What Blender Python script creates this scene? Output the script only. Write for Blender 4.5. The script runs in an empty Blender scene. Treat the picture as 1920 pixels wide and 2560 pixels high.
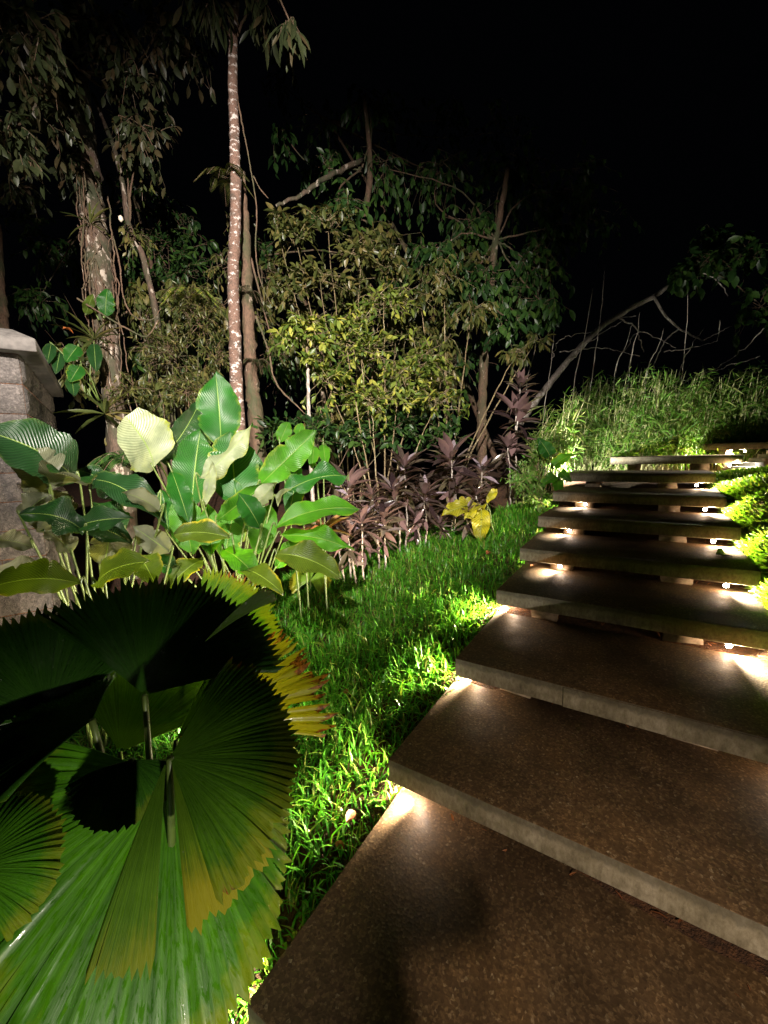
import bpy, math, random
import numpy as np
from mathutils import Vector, Matrix
random.seed(11); RNG = np.random.default_rng(11)
S = bpy.context.scene
COL = S.collection
# ------------------------------------------------------------------ camera, world, exposure
CAM_H = 1.45; PITCH = 0.1379; ROLL = -0.0245; FPX = 1025.6
cp, sp, cr, sr = math.cos(PITCH), math.sin(PITCH), math.cos(ROLL), math.sin(ROLL)
FWD = Vector((0, cp, -sp)); UP0 = Vector((0, sp, cp)); RT0 = Vector((1, 0, 0))
RT = cr*RT0 + sr*UP0; UP = -sr*RT0 + cr*UP0
EYE = Vector((0, 0, CAM_H))
cd = bpy.data.cameras.new('camera'); cam = bpy.data.objects.new('camera', cd); COL.objects.link(cam)
m = Matrix((RT, UP, -FWD)).transposed().to_4x4(); m.translation = EYE
cam.matrix_world = m
cd.sensor_fit = 'HORIZONTAL'; cd.sensor_width = 36; cd.lens = FPX/1920*36
cd.clip_start = 0.02; cd.clip_end = 500
S.camera = cam
w = bpy.data.worlds.new('World'); S.world = w; w.use_nodes = True
bg = w.node_tree.nodes['Background']
bg.inputs[0].default_value = (0.35, 0.42, 0.6, 1); bg.inputs[1].default_value = 0.0012   # moonless night
vs = S.view_settings; vs.view_transform = 'Standard'; vs.look = 'None'; vs.exposure = 0; vs.gamma = 1
S.cycles.use_denoising = True
S.cycles.max_bounces = 6; S.cycles.diffuse_bounces = 3; S.cycles.glossy_bounces = 2
S.cycles.transmission_bounces = 3; S.cycles.transparent_max_bounces = 4
S.cycles.sample_clamp_indirect = 2.0; S.cycles.caustics_reflective = False; S.cycles.caustics_refractive = False

def pix(u, v, d):
    """World point seen at photograph pixel (u, v), d metres in front of the lens."""
    return EYE + (FWD + RT*((u-960)/FPX) - UP*((v-1280)/FPX))*d

# ------------------------------------------------------------------ stair frame and ground shape
STEP_W, STEP_D, STEP_T, RISE = 1.486, 0.781, 0.103, 0.1673
STEPS = [(-.403, .911, -.565), (-.008, 1.585, -.570), (.372, 2.12, -.562), (.769, 2.753, -.565), (1.105, 3.286, -.562),
         (1.472, 3.875, -.571), (1.866, 4.503, -.592), (2.286, 5.157, -.569), (3.295, 5.957, -.484), (5.255, 6.77, -.470)]
EX = (0.844, -0.536); EY = (0.536, 0.844)
def frame(x, y):
    dx = x+.403; dy = y-.911
    return dx*EX[0]+dy*EX[1], dx*EY[0]+dy*EY[1]
def unframe(p, s):
    return -.403+p*EX[0]+s*EY[0], .911+p*EX[1]+s*EY[1]
def ground(x, y):
    x = np.asarray(x, float); y = np.asarray(y, float)
    p, s = frame(x, y)
    g = -.03 + .233*(s-STEP_D)
    g = np.where(p < 0, g + 0.08*np.maximum(p, -3) - .06*np.clip((-p)/.08, 0, 1), g)
    g = g + .02*np.sin(x*3.1+1)*np.cos(y*2.7) + .008*np.sin(x*11+y*7)
    g = 1.06 - np.log1p(np.exp(np.clip((1.06-g)*9, -40, 40)))/9   # flattens at the top of the bank
    g = -1.0 + np.log1p(np.exp(np.clip((g+1.0)*3, -40, 40)))/3
    return g
def gz(x, y): return float(ground(x, y))
def gpix(u, v):
    d = 0.5
    while d < 30:
        q = pix(u, v, d)
        if q.z < gz(q.x, q.y): return q
        d += .02
    return q

# ------------------------------------------------------------------ materials
def mat(name): 
    m = bpy.data.materials.new(name); m.use_nodes = True
    return m, m.node_tree, m.node_tree.nodes['Principled BSDF']
def N(nt, t, **k):
    n = nt.nodes.new(t)
    for a, b in k.items():
        if a.startswith('i_'):
            n.inputs[a[2:].replace('_', ' ')].default_value = b
        else: setattr(n, a, b)
    return n
def ramp(nt, src, stops, interp='LINEAR'):
    r = nt.nodes.new('ShaderNodeValToRGB'); r.color_ramp.interpolation = interp
    e = r.color_ramp.elements
    while len(e) < len(stops): e.new(.5)
    for q, (p, c) in zip(e, stops): q.position = p; q.color = tuple(c) + (1,) if len(c) == 3 else c
    nt.links.new(src, r.inputs[0]); return r.outputs[0]
def mix(nt, fac, a, b, mode='MIX'):
    n = nt.nodes.new('ShaderNodeMix'); n.data_type = 'RGBA'; n.blend_type = mode
    for s, v in ((0, fac), (6, a), (7, b)):
        if hasattr(v, 'node'): nt.links.new(v, n.inputs[s])
        elif isinstance(v, (int, float)): n.inputs[s].default_value = v
        else: n.inputs[s].default_value = tuple(v)+(1,)
    return n.outputs[2]
def mth(nt, op, a, b=None, c=None):
    n = nt.nodes.new('ShaderNodeMath'); n.operation = op
    for s, v in ((0, a), (1, b), (2, c)):
        if v is None: continue
        if hasattr(v, 'node'): nt.links.new(v, n.inputs[s])
        else: n.inputs[s].default_value = v
    return n.outputs[0]
def noise(nt, scale, detail=4, rough=.6, vec=None, coord='Object'):
    n = N(nt, 'ShaderNodeTexNoise'); n.inputs['Scale'].default_value = scale
    n.inputs['Detail'].default_value = detail; n.inputs['Roughness'].default_value = rough
    if vec is None:
        tc = N(nt, 'ShaderNodeTexCoord'); vec = tc.outputs[coord]
    nt.links.new(vec, n.inputs['Vector']); return n.outputs[0]
def bump(nt, bs, h, strength, dist):
    b = N(nt, 'ShaderNodeBump'); b.inputs['Strength'].default_value = strength; b.inputs['Distance'].default_value = dist
    nt.links.new(h, b.inputs['Height']); nt.links.new(b.outputs[0], bs.inputs['Normal']); return b

def leaf_mat(name, cols, rough=.45, transl=.3, spec=.4, under=None, scale=30, tint=1.5):
    """Small leaves: colour varies leaf by leaf, a little inside each leaf; light passes through."""
    m, nt, bs = mat(name)
    g = N(nt, 'ShaderNodeNewGeometry')
    c = ramp(nt, g.outputs['Random Per Island'], [(i/(len(cols)-1), q) for i, q in enumerate(cols)])
    nz = noise(nt, scale)
    c = mix(nt, .5, c, ramp(nt, nz, [(.3, (.45, .45, .45)), (.7, (1.4, 1.4, 1.4))]), 'MULTIPLY')
    if under: c = mix(nt, g.outputs['Backfacing'], c, under)
    nt.links.new(c, bs.inputs['Base Color'])
    bs.inputs['Roughness'].default_value = rough; bs.inputs['Specular IOR Level'].default_value = spec
    t = N(nt, 'ShaderNodeBsdfTranslucent')
    tc = mix(nt, 1, c, (tint, tint*1.05, tint*.35), 'MULTIPLY'); nt.links.new(tc, t.inputs[0])
    ms = N(nt, 'ShaderNodeMixShader'); ms.inputs[0].default_value = transl
    nt.links.new(bs.outputs[0], ms.inputs[1]); nt.links.new(t.outputs[0], ms.inputs[2])
    nt.links.new(ms.outputs[0], nt.nodes['Material Output'].inputs[0])
    return m

def paddle_mat(name, top, under, edge=(.42, .36, .03), edge_w=.12, transl=.35, vein=26, rough=.38):
    """Broad leaf with UV: u 0..1 across, v 0..1 along; fine side veins, pale midrib, yellowing worn rim."""
    m, nt, bs = mat(name)
    uv = N(nt, 'ShaderNodeUVMap'); sx = N(nt, 'ShaderNodeSeparateXYZ'); nt.links.new(uv.outputs[0], sx.inputs[0])
    a = mth(nt, 'ABSOLUTE', mth(nt, 'SUBTRACT', mth(nt, 'MULTIPLY', sx.outputs[0], 2), 1))
    g = N(nt, 'ShaderNodeNewGeometry')
    nz = noise(nt, 9); nf = noise(nt, 45)
    ph = mth(nt, 'SUBTRACT', sx.outputs[1], mth(nt, 'MULTIPLY', a, .28))
    wv = mth(nt, 'SINE', mth(nt, 'MULTIPLY', ph, vein*6.283))
    c = mix(nt, g.outputs['Backfacing'], top, under)
    c = mix(nt, .7, c, ramp(nt, nz, [(.3, (.5, .55, .5)), (.7, (1.35, 1.3, 1.2))]), 'MULTIPLY')
    c = mix(nt, mth(nt, 'MULTIPLY', mth(nt, 'GREATER_THAN', wv, .5), mth(nt, 'SUBTRACT', .26, mth(nt, 'MULTIPLY', g.outputs['Backfacing'], .2))), c, tuple(min(1, q*2.2) for q in top))
    c = mix(nt, mth(nt, 'MULTIPLY', mth(nt, 'LESS_THAN', a, .025), .8), c, (.22, .32, .08))
    e = mth(nt, 'ADD', a, mth(nt, 'MULTIPLY', mth(nt, 'SUBTRACT', nf, .5), .5))
    e = ramp(nt, e, [(1-edge_w-.12, (0, 0, 0)), (1-edge_w*.3, (1, 1, 1))])
    e = mth(nt, 'MULTIPLY', e, ramp(nt, noise(nt, 3.5, 3), [(.5, (.04, .04, .04)), (.64, (1, 1, 1))]))
    c = mix(nt, e, c, edge)
    holes = ramp(nt, nf, [(.72, (0, 0, 0)), (.76, (1, 1, 1))])
    c = mix(nt, mth(nt, 'MULTIPLY', holes, .8), c, (.10, .06, .02))
    nt.links.new(c, bs.inputs['Base Color']); bs.inputs['Roughness'].default_value = rough
    bs.inputs['Specular IOR Level'].default_value = .45
    bump(nt, bs, wv, .6, .0022)
    t = N(nt, 'ShaderNodeBsdfTranslucent')
    nt.links.new(mix(nt, 1, c, (1.7, 1.7, .5), 'MULTIPLY'), t.inputs[0])
    ms = N(nt, 'ShaderNodeMixShader'); ms.inputs[0].default_value = transl
    nt.links.new(bs.outputs[0], ms.inputs[1]); nt.links.new(t.outputs[0], ms.inputs[2])
    nt.links.new(ms.outputs[0], nt.nodes['Material Output'].inputs[0])
    return m

def fan_mat(name, top, yellow=.25, burn=.0, transl=.25, rough=.16):
    """Pleated fan leaf, UV: u along the arc, v 0 at the hub .. 1 at the tips; wet, rim yellowing and scorched."""
    m, nt, bs = mat(name)
    uv = N(nt, 'ShaderNodeUVMap'); sx = N(nt, 'ShaderNodeSeparateXYZ'); nt.links.new(uv.outputs[0], sx.inputs[0])
    nz = noise(nt, 7); nf = noise(nt, 60, 5, .7); nn = noise(nt, 4, 2)
    # streaks that run along the pleats
    mp = N(nt, 'ShaderNodeCombineXYZ'); nt.links.new(mth(nt, 'MULTIPLY', sx.outputs[0], 90), mp.inputs[0]); nt.links.new(mth(nt, 'MULTIPLY', sx.outputs[1], .9), mp.inputs[1])
    st = noise(nt, 1.0, 4, .6, vec=mp.outputs[0])
    c = mix(nt, .8, top, ramp(nt, st, [(.3, (.35, .42, .45)), (.7, (1.6, 1.45, 1.1))]), 'MULTIPLY')
    c = mix(nt, .6, c, ramp(nt, nz, [(.3, (.6, .65, .6)), (.7, (1.4, 1.3, 1.2))]), 'MULTIPLY')
    r = mth(nt, 'ADD', sx.outputs[1], mth(nt, 'MULTIPLY', mth(nt, 'SUBTRACT', nz, .5), .9))
    r = mth(nt, 'ADD', r, mth(nt, 'MULTIPLY', mth(nt, 'SUBTRACT', st, .5), .35))
    y = ramp(nt, r, [(max(0, 1-yellow*1.6), (0, 0, 0)), (min(1, 1.05-yellow*.4), (1, 1, 1))])
    c = mix(nt, mth(nt, 'MULTIPLY', y, min(1, yellow*4)), c, (.24, .23, .012))
    if burn:
        b = mth(nt, 'ADD', mth(nt, 'MULTIPLY', sx.outputs[1], 1.0), mth(nt, 'MULTIPLY', mth(nt, 'SUBTRACT', nn, .5), .9))
        b = mth(nt, 'ADD', b, mth(nt, 'MULTIPLY', mth(nt, 'SUBTRACT', st, .5), .5))
        b = mth(nt, 'MULTIPLY', b, .5)
        c = mix(nt, ramp(nt, b, [((1.10-burn)/2, (0, 0, 0)), ((1.12-burn)/2, (1, 1, 1))]), c, mix(nt, ramp(nt, nf, [(.4, (0, 0, 0)), (.6, (1, 1, 1))]), (.045, .016, .006), (.28, .10, .02)))
    nt.links.new(c, bs.inputs['Base Color'])
    bs.inputs['Specular IOR Level'].default_value = .4
    mp2 = N(nt, 'ShaderNodeCombineXYZ'); nt.links.new(mth(nt, 'MULTIPLY', sx.outputs[0], 150), mp2.inputs[0]); nt.links.new(mth(nt, 'MULTIPLY', sx.outputs[1], 16), mp2.inputs[1])
    dn = noise(nt, 1.0, 3, .6, vec=mp2.outputs[0])
    nt.links.new(ramp(nt, dn, [(.5, (rough+.28,)*3), (.62, (rough,)*3)]), bs.inputs['Roughness'])
    nt.links.new(ramp(nt, dn, [(.46, (0, 0, 0)), (.54, (1, 1, 1))]), bs.inputs['Coat Weight']); bs.inputs['Coat Roughness'].default_value = .09
    bb = bump(nt, bs, mth(nt, 'ADD', st, mth(nt, 'MULTIPLY', dn, .4)), .5, .002)
    b2 = N(nt, 'ShaderNodeBump'); b2.inputs['Strength'].default_value = .5; b2.inputs['Distance'].default_value = .004; nt.links.new(noise(nt, 50, 3, .5), b2.inputs['Height']); nt.links.new(b2.outputs[0], bs.inputs['Coat Normal'])
    t = N(nt, 'ShaderNodeBsdfTranslucent')
    nt.links.new(mix(nt, 1, c, (1.6, 1.7, .5), 'MULTIPLY'), t.inputs[0])
    ms = N(nt, 'ShaderNodeMixShader'); ms.inputs[0].default_value = transl
    nt.links.new(bs.outputs[0], ms.inputs[1]); nt.links.new(t.outputs[0], ms.inputs[2])
    nt.links.new(ms.outputs[0], nt.nodes['Material Output'].inputs[0])
    return m

def bark_mat(name, base, pale, moss=(.05, .07, .02), pale_amt=.5, moss_amt=.4, ring=False, scale=1):
    m, nt, bs = mat(name)
    tc = N(nt, 'ShaderNodeTexCoord'); mp = N(nt, 'ShaderNodeMapping'); nt.links.new(tc.outputs['Object'], mp.inputs[0])
    mp.inputs['Scale'].default_value = (1, 1, 1.6) if ring else (1, 1, .35)
    n1 = noise(nt, 14*scale, 6, .65, vec=mp.outputs[0]); n2 = noise(nt, 5*scale, 4, .6, vec=mp.outputs[0]); n3 = noise(nt, 60*scale, 5, .7, vec=mp.outputs[0])
    c = mix(nt, 1, base, ramp(nt, n3, [(.3, (.35, .35, .35)), (.7, (1.5, 1.5, 1.5))]), 'MULTIPLY')
    c = mix(nt, ramp(nt, n2, [(.62-.3*moss_amt, (0, 0, 0)), (.75-.2*moss_amt, (1, 1, 1))]), c, moss)
    c = mix(nt, ramp(nt, n1, [(.68-.2*pale_amt, (0, 0, 0)), (.72-.2*pale_amt, (1, 1, 1))]), c, pale)
    nt.links.new(c, bs.inputs['Base Color']); bs.inputs['Roughness'].default_value = .8
    bump(nt, bs, mth(nt, 'ADD', n3, n1), .8, .012)
    return m

def solid(name, col, rough=.6, metal=0, var=.35, sc=40):
    m, nt, bs = mat(name)
    nz = noise(nt, sc, 5)
    nt.links.new(mix(nt, 1, col, ramp(nt, nz, [(.3, (1-var,)*3), (.7, (1+var,)*3)]), 'MULTIPLY'), bs.inputs['Base Color'])
    bs.inputs['Roughness'].default_value = rough; bs.inputs['Metallic'].default_value = metal
    bump(nt, bs, nz, .3, .002)
    return m

def slab_top_mat():
    m, nt, bs = mat('wet_aggregate')
    tc = N(nt, 'ShaderNodeTexCoord')
    v = N(nt, 'ShaderNodeTexVoronoi'); v.inputs['Scale'].default_value = 115; nt.links.new(tc.outputs['Object'], v.inputs[0])
    n1 = noise(nt, 5, 5, .6); n2 = noise(nt, 120, 4, .7); n3 = noise(nt, 1.9, 4, .7)
    grain = ramp(nt, v.outputs['Color'], [(0, (.04, .025, .014)), (.5, (.11, .07, .037)), (.8, (.21, .137, .074)), (.9, (.27, .20, .125)), (1, (.42, .35, .26))])
    c = mix(nt, ramp(nt, n2, [(.35, (0, 0, 0)), (.65, (1, 1, 1))]), (.075, .045, .024), grain)
    c = mix(nt, .8, c, ramp(nt, n1, [(.3, (.65, .65, .65)), (.7, (1.3, 1.25, 1.15))]), 'MULTIPLY')
    c = mix(nt, .6, c, ramp(nt, n3, [(.36, (.38, .38, .36)), (.48, (.9, .9, .9)), (.62, (1.45, 1.35, 1.15))]), 'MULTIPLY')
    nt.links.new(c, bs.inputs['Base Color'])
    nt.links.new(ramp(nt, n1, [(.35, (.6,)*3), (.65, (.8,)*3)]), bs.inputs['Roughness']); bs.inputs['Specular IOR Level'].default_value = .3
    bump(nt, bs, mth(nt, 'ADD', v.outputs['Distance'], mth(nt, 'MULTIPLY', n2, .6)), .5, .0012)
    return m
def concrete_side_mat():
    m, nt, bs = mat('stained_concrete')
    tc = N(nt, 'ShaderNodeTexCoord'); mp = N(nt, 'ShaderNodeMapping'); nt.links.new(tc.outputs['Object'], mp.inputs[0]); mp.inputs['Scale'].default_value = (1, 1, .5)
    n1 = noise(nt, 6, 6, .65, vec=mp.outputs[0]); n2 = noise(nt, 38, 6, .7, vec=mp.outputs[0]); n3 = noise(nt, 140, 4, .7)
    c = ramp(nt, n2, [(.25, (.10, .085, .055)), (.5, (.25, .22, .17)), (.75, (.40, .37, .31))])
    c = mix(nt, .85, c, ramp(nt, n1, [(.32, (.42, .40, .32)), (.48, (.8, .78, .68)), (.7, (1.3, 1.3, 1.28))]), 'MULTIPLY')
    c = mix(nt, ramp(nt, n3, [(.68, (0, 0, 0)), (.74, (1, 1, 1))]), c, (.05, .045, .035))
    sx = N(nt, 'ShaderNodeSeparateXYZ'); nt.links.new(tc.outputs['Object'], sx.inputs[0])
    gr = mth(nt, 'ADD', mth(nt, 'MULTIPLY', sx.outputs[2], 30), mth(nt, 'MULTIPLY', n2, 3.2))   # black algae creeping from the top arris
    c = mix(nt, ramp(nt, gr, [(.0, (0, 0, 0)), (.5, (0, 0, 0)), (1, (.6, .6, .6))]), c, (.035, .03, .02))
    nt.links.new(c, bs.inputs['Base Color']); bs.inputs['Roughness'].default_value = .85
    bump(nt, bs, mth(nt, 'ADD', n2, mth(nt, 'MULTIPLY', n3, .4)), .6, .004)
    return m
def stone_mat():
    m, nt, bs = mat('split_stone')
    g = N(nt, 'ShaderNodeNewGeometry')
    n1 = noise(nt, 7, 6, .65); n2 = noise(nt, 55, 6, .7); n3 = noise(nt, 2.2, 3)
    c = ramp(nt, n2, [(.28, (.028, .026, .025)), (.5, (.075, .07, .067)), (.75, (.17, .158, .15))])
    c = mix(nt, .8, c, ramp(nt, n1, [(.3, (.6, .58, .55)), (.7, (1.25, 1.2, 1.2))]), 'MULTIPLY')
    c = mix(nt, .7, c, ramp(nt, n3, [(.3, (.6, .6, .6)), (.7, (1.3, 1.25, 1.25))]), 'MULTIPLY')
    c = mix(nt, .6, c, ramp(nt, g.outputs['Random Per Island'], [(0, (.7, .68, .66)), (1, (1.2, 1.15, 1.12))]), 'MULTIPLY')
    nt.links.new(c, bs.inputs['Base Color']); bs.inputs['Roughness'].default_value = .9
    bump(nt, bs, mth(nt, 'ADD', n1, n2), 1, .018)
    return m
def soil_mat():
    m, nt, bs = mat('soil_and_litter')
    n1 = noise(nt, 30, 6, .7); n2 = noise(nt, 5, 4); n3 = noise(nt, 120, 4)
    c = ramp(nt, n1, [(.3, (.02, .011, .006)), (.5, (.085, .035, .014)), (.68, (.17, .075, .028)), (.8, (.30, .17, .08))])
    c = mix(nt, .8, c, ramp(nt, n2, [(.3, (.5, .5, .5)), (.7, (1.3, 1.2, 1.1))]), 'MULTIPLY')
    nt.links.new(c, bs.inputs['Base Color']); bs.inputs['Roughness'].default_value = .9
    bump(nt, bs, mth(nt, 'ADD', n1, n3), 1, .02)
    return m
def emit_mat(name, col, st):
    m, nt, bs = mat(name)
    e = N(nt, 'ShaderNodeEmission'); e.inputs[0].default_value = tuple(col)+(1,); e.inputs[1].default_value = st
    nt.links.new(e.outputs[0], nt.nodes['Material Output'].inputs[0]); return m

M = dict(
    slab=slab_top_mat(), side=concrete_side_mat(), stone=stone_mat(), soil=soil_mat(),
    cap=solid('cap_concrete', (.06, .054, .05), .85, 0, .35, 30),
    pier=solid('pier_concrete', (.30, .24, .18), .9, 0, .5, 25),
    grass=leaf_mat('grass_blades', [(.04, .18, .012), (.06, .27, .016), (.09, .33, .02), (.14, .38, .03), (.30, .32, .08)], .38, .3, .45, scale=12),
    hedge=leaf_mat('hedge_leaves', [(.05, .15, .012), (.08, .20, .018), (.12, .24, .03), (.20, .22, .05)], .45, .3, scale=20),
    bamboo=leaf_mat('bamboo_leaves', [(.06, .17, .02), (.10, .23, .03), (.15, .26, .05), (.26, .28, .10)], .45, .3, scale=10),
    culm=solid('bamboo_culm', (.46, .46, .24), .5, 0, .4, 20),
    yleaf=leaf_mat('yellow_green_leaves', [(.04, .08, .014), (.08, .13, .02), (.13, .18, .03), (.20, .24, .04), (.40, .38, .07)], .4, .3, scale=25),
    oleaf=leaf_mat('olive_leaves', [(.03, .045, .012), (.055, .07, .018), (.09, .10, .025), (.15, .12, .04)], .4, .25, scale=25),
    dleaf=leaf_mat('dark_green_leaves', [(.010, .03, .008), (.018, .05, .012), (.03, .075, .015), (.055, .11, .02)], .4, .25, scale=25),
    gleaf=leaf_mat('grey_green_leaves', [(.014, .022, .008), (.025, .034, .013), (.036, .045, .018), (.06, .04, .02)], .45, .2, scale=25),
    ti=leaf_mat('purple_strap_leaves', [(.02, .012, .014), (.04, .026, .026), (.065, .05, .038), (.10, .085, .05), (.30, .24, .29)], .2, .12, .6, under=(.16, .10, .10), scale=35, tint=1.2),  # palest pinkish tone is a painted highlight on some leaves
    bark1=bark_mat('mossy_bark', (.09, .057, .04), (.33, .28, .23), (.035, .04, .018), .55, .75),
    bark2=bark_mat('reddish_bark_with_lichen', (.15, .088, .065), (.50, .44, .41), (.05, .04, .03), .62, .35, True),
    bark3=bark_mat('brown_bark', (.11, .065, .04), (.28, .22, .17), (.045, .05, .02), .3, .6),
    twig=bark_mat('twig_bark', (.20, .15, .08), (.38, .33, .2), (.08, .09, .03), .5, .3),
    ptwig=bark_mat('grey_branch_bark', (.36, .31, .27), (.62, .58, .52), (.08, .07, .05), .6, .2),
    calathea=paddle_mat('broad_green_leaf', (.014, .085, .010), (.27, .31, .19), edge=(.22, .26, .03), edge_w=.05),
    calathea_b=paddle_mat('bright_green_leaf', (.05, .18, .012), (.34, .38, .22), edge=(.34, .36, .04), edge_w=.08, transl=.45),
    calathea_l=paddle_mat('painted_shade_broad_leaf', (.014, .065, .010), (.17, .18, .12), edge=(.10, .10, .03), edge_w=.05),  # darker copy, the dimness of the left clump is put into the colour
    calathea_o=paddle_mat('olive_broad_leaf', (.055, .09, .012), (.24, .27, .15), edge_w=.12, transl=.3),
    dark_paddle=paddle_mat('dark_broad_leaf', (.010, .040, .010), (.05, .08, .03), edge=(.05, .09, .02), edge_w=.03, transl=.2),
    ypaddle=paddle_mat('yellow_broad_leaf', (.30, .29, .02), (.30, .29, .04), edge=(.30, .16, .02), edge_w=.1, transl=.35, vein=12),
    stalk=solid('green_stalk', (.07, .11, .02), .45, 0, .3, 30),
    ystalk=solid('yellow_green_stalk', (.09, .13, .028), .45, 0, .3, 30),
    fan=fan_mat('wet_fan_leaf', (.045, .17, .006), .12, transl=.08), fan_d=fan_mat('painted_shade_fan_leaf', (.02, .08, .006), .05, transl=.02),  # second one is a darker copy, shade put into its colour
    fan_y=fan_mat('yellowing_fan_leaf', (.045, .13, .006), .11, .05, transl=.12),
    fan_b=fan_mat('scorched_fan_leaf', (.24, .23, .008), .8, .15, transl=.35),
    fan_s=fan_mat('spotted_fan_leaf', (.07, .15, .008), .24, .02, transl=.12),
    fan_n=fan_mat('glossy_green_fan_leaf', (.07, .17, .012), .12, .02, transl=.2),
    black=solid('black_fixture', (.02, .02, .02), .4, .3, .2),
    lens=emit_mat('lamp_lens', (1, .86, .76), 110),
    board=solid('pale_wood', (.50, .34, .22), .7, 0, .25, 18),
    white=solid('white_paint', (.62, .6, .56), .6, 0, .2),
    dry=leaf_mat('dry_leaf', [(.16, .05, .02), (.30, .12, .05)], .6, .1, scale=40),
    orange=leaf_mat('orange_leaf', [(.5, .14, .04), (.6, .2, .06)], .5, .2),
    brom=leaf_mat('bromeliad_leaf', [(.22, .07, .03), (.28, .15, .06), (.12, .14, .04)], .4, .2),
    cream=solid('cream_petal', (.7, .62, .5), .5, 0, .1),
)

# ------------------------------------------------------------------ mesh helpers
class MB:
    def __init__(s): s.v = []; s.f = []; s.n = 0; s.uv = []
    def add(s, verts, faces, uv=None):
        verts = np.asarray(verts, float).reshape(-1, 3)
        s.v.append(verts); s.uv.append(np.zeros((len(verts), 2)) if uv is None else np.asarray(uv, float))
        for f in faces: s.f.append(np.asarray(f, int).reshape(-1, np.asarray(f).shape[-1]) + s.n) if len(f) else None
        s.n += len(verts)
    def build(s, name, material, parent=None, smooth=True, uv=False):
        me = bpy.data.meshes.new(name); V = np.concatenate(s.v).astype(np.float32)
        if parent is not None: V = V - np.array(parent.location, dtype=np.float32)
        me.vertices.add(len(V)); me.vertices.foreach_set('co', V.ravel())
        loops = np.concatenate([f.ravel() for f in s.f]).astype(np.int32)
        tot = np.concatenate([np.full(len(f), f.shape[1]) for f in s.f]).astype(np.int32)
        st = np.concatenate([[0], np.cumsum(tot)[:-1]]).astype(np.int32)
        me.loops.add(len(loops)); me.loops.foreach_set('vertex_index', loops)
        me.polygons.add(len(tot)); me.polygons.foreach_set('loop_start', st); me.polygons.foreach_set('loop_total', tot)
        if uv:
            U = np.concatenate(s.uv)[loops].astype(np.float32)
            l = me.uv_layers.new(name='UVMap'); l.data.foreach_set('uv', U.ravel())
        me.update(calc_edges=True)
        if smooth: me.polygons.foreach_set('use_smooth', np.ones(len(tot), bool))
        me.materials.append(material) if not isinstance(material, list) else [me.materials.append(q) for q in material]
        o = bpy.data.objects.new(name, me); COL.objects.link(o)
        if parent is not None: o.parent = parent
        return o
def grid_faces(nr, nc, close=False):
    r = np.arange(nr-1)[:, None]; c = np.arange(nc if close else nc-1)[None]
    a = r*nc+c; b = r*nc+(c+1) % nc
    return np.stack([a, b, b+nc, a+nc], -1).reshape(-1, 4)
def tube(mb, pts, rad, seg=6, lump=0.0, flute=0):
    P = np.array([tuple(p) for p in pts], float); n = len(P)
    R = np.broadcast_to(np.asarray(rad, float), (n,)) if np.ndim(rad) == 0 else np.interp(np.linspace(0, 1, n), np.linspace(0, 1, len(rad)), rad)
    T = np.gradient(P, axis=0); T /= np.linalg.norm(T, axis=1)[:, None]+1e-9
    ref = np.array([0.31, 0.9, 0.1]); A = np.cross(T, ref); A /= np.linalg.norm(A, axis=1)[:, None]+1e-9; B = np.cross(T, A)
    th = np.linspace(0, 2*np.pi, seg, endpoint=False)
    rr = R[:, None]*(1+lump*RNG.normal(size=(n, seg))) * (1+flute*np.sin(th*3+P[:, 2:3]*2))
    V = P[:, None]+rr[..., None]*(np.cos(th)[None, :, None]*A[:, None]+np.sin(th)[None, :, None]*B[:, None])
    u = np.stack(np.broadcast_arrays(th[None]/6.283, np.linspace(0, 1, n)[:, None]), -1)
    mb.add(V.reshape(-1, 3), [grid_faces(n, seg, True)[:, ::-1], [list(range(seg))], [list(range(n*seg-seg, n*seg))[::-1]]], u.reshape(-1, 2))
def smooth_path(pts, n=30, wig=0.0):
    P = np.array([tuple(p) for p in pts], float); k = len(P)
    if k == 2: P = np.array([P[0], (P[0]+P[1])/2, P[1]]); k = 3
    t = np.linspace(0, k-1, n); out = []
    Q = np.vstack([2*P[0]-P[1], P, 2*P[-1]-P[-2]])
    for x in t:
        i = min(int(x), k-2); u = x-i; a, b, c, d = Q[i], Q[i+1], Q[i+2], Q[i+3]
        out.append(.5*((2*b)+(c-a)*u+(2*a-5*b+4*c-d)*u*u+(-a+3*b-3*c+d)*u**3))
    out = np.array(out)
    if wig: out[1:-1] += RNG.normal(size=(n-2, 3))*wig
    return out
def box(mb, c, sx, sy, sz, ex=(1, 0), jitter=0, sub=1):
    """Box centred at c; ex is its x axis in plan."""
    ex = np.array([ex[0], ex[1], 0.]); ex /= np.linalg.norm(ex); ey = np.array([-ex[1], ex[0], 0.]); ez = np.array([0, 0, 1.])
    V = []
    for z in (-1, 1):
        for x, y in ((-1, -1), (1, -1), (1, 1), (-1, 1)):
            V.append(np.array(c)+ex*x*sx/2+ey*y*sy/2+ez*z*sz/2)
    mb.add(V, [[[0, 3, 2, 1], [4, 5, 6, 7], [0, 1, 5, 4], [1, 2, 6, 5], [2, 3, 7, 6], [3, 0, 4, 7]]])
def tag(o, label, cat, group=None, kind=None):
    if label: o['label'] = label
    if cat: o['category'] = cat
    if group: o['group'] = group
    if kind: o['kind'] = kind
    return o
def thing(name, loc, label, cat, group=None):
    o = bpy.data.objects.new(name, None); COL.objects.link(o); o.location = tuple(loc); o.empty_display_size = .1
    return tag(o, label, cat, group)
def bevel(o, w=.006, seg=2):
    b = o.modifiers.new('b', 'BEVEL'); b.width = w; b.segments = seg; b.limit_method = 'ANGLE'; return o
def norm(v): v = np.asarray(v, float); return v/(np.linalg.norm(v, axis=-1, keepdims=True)+1e-9)

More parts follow.
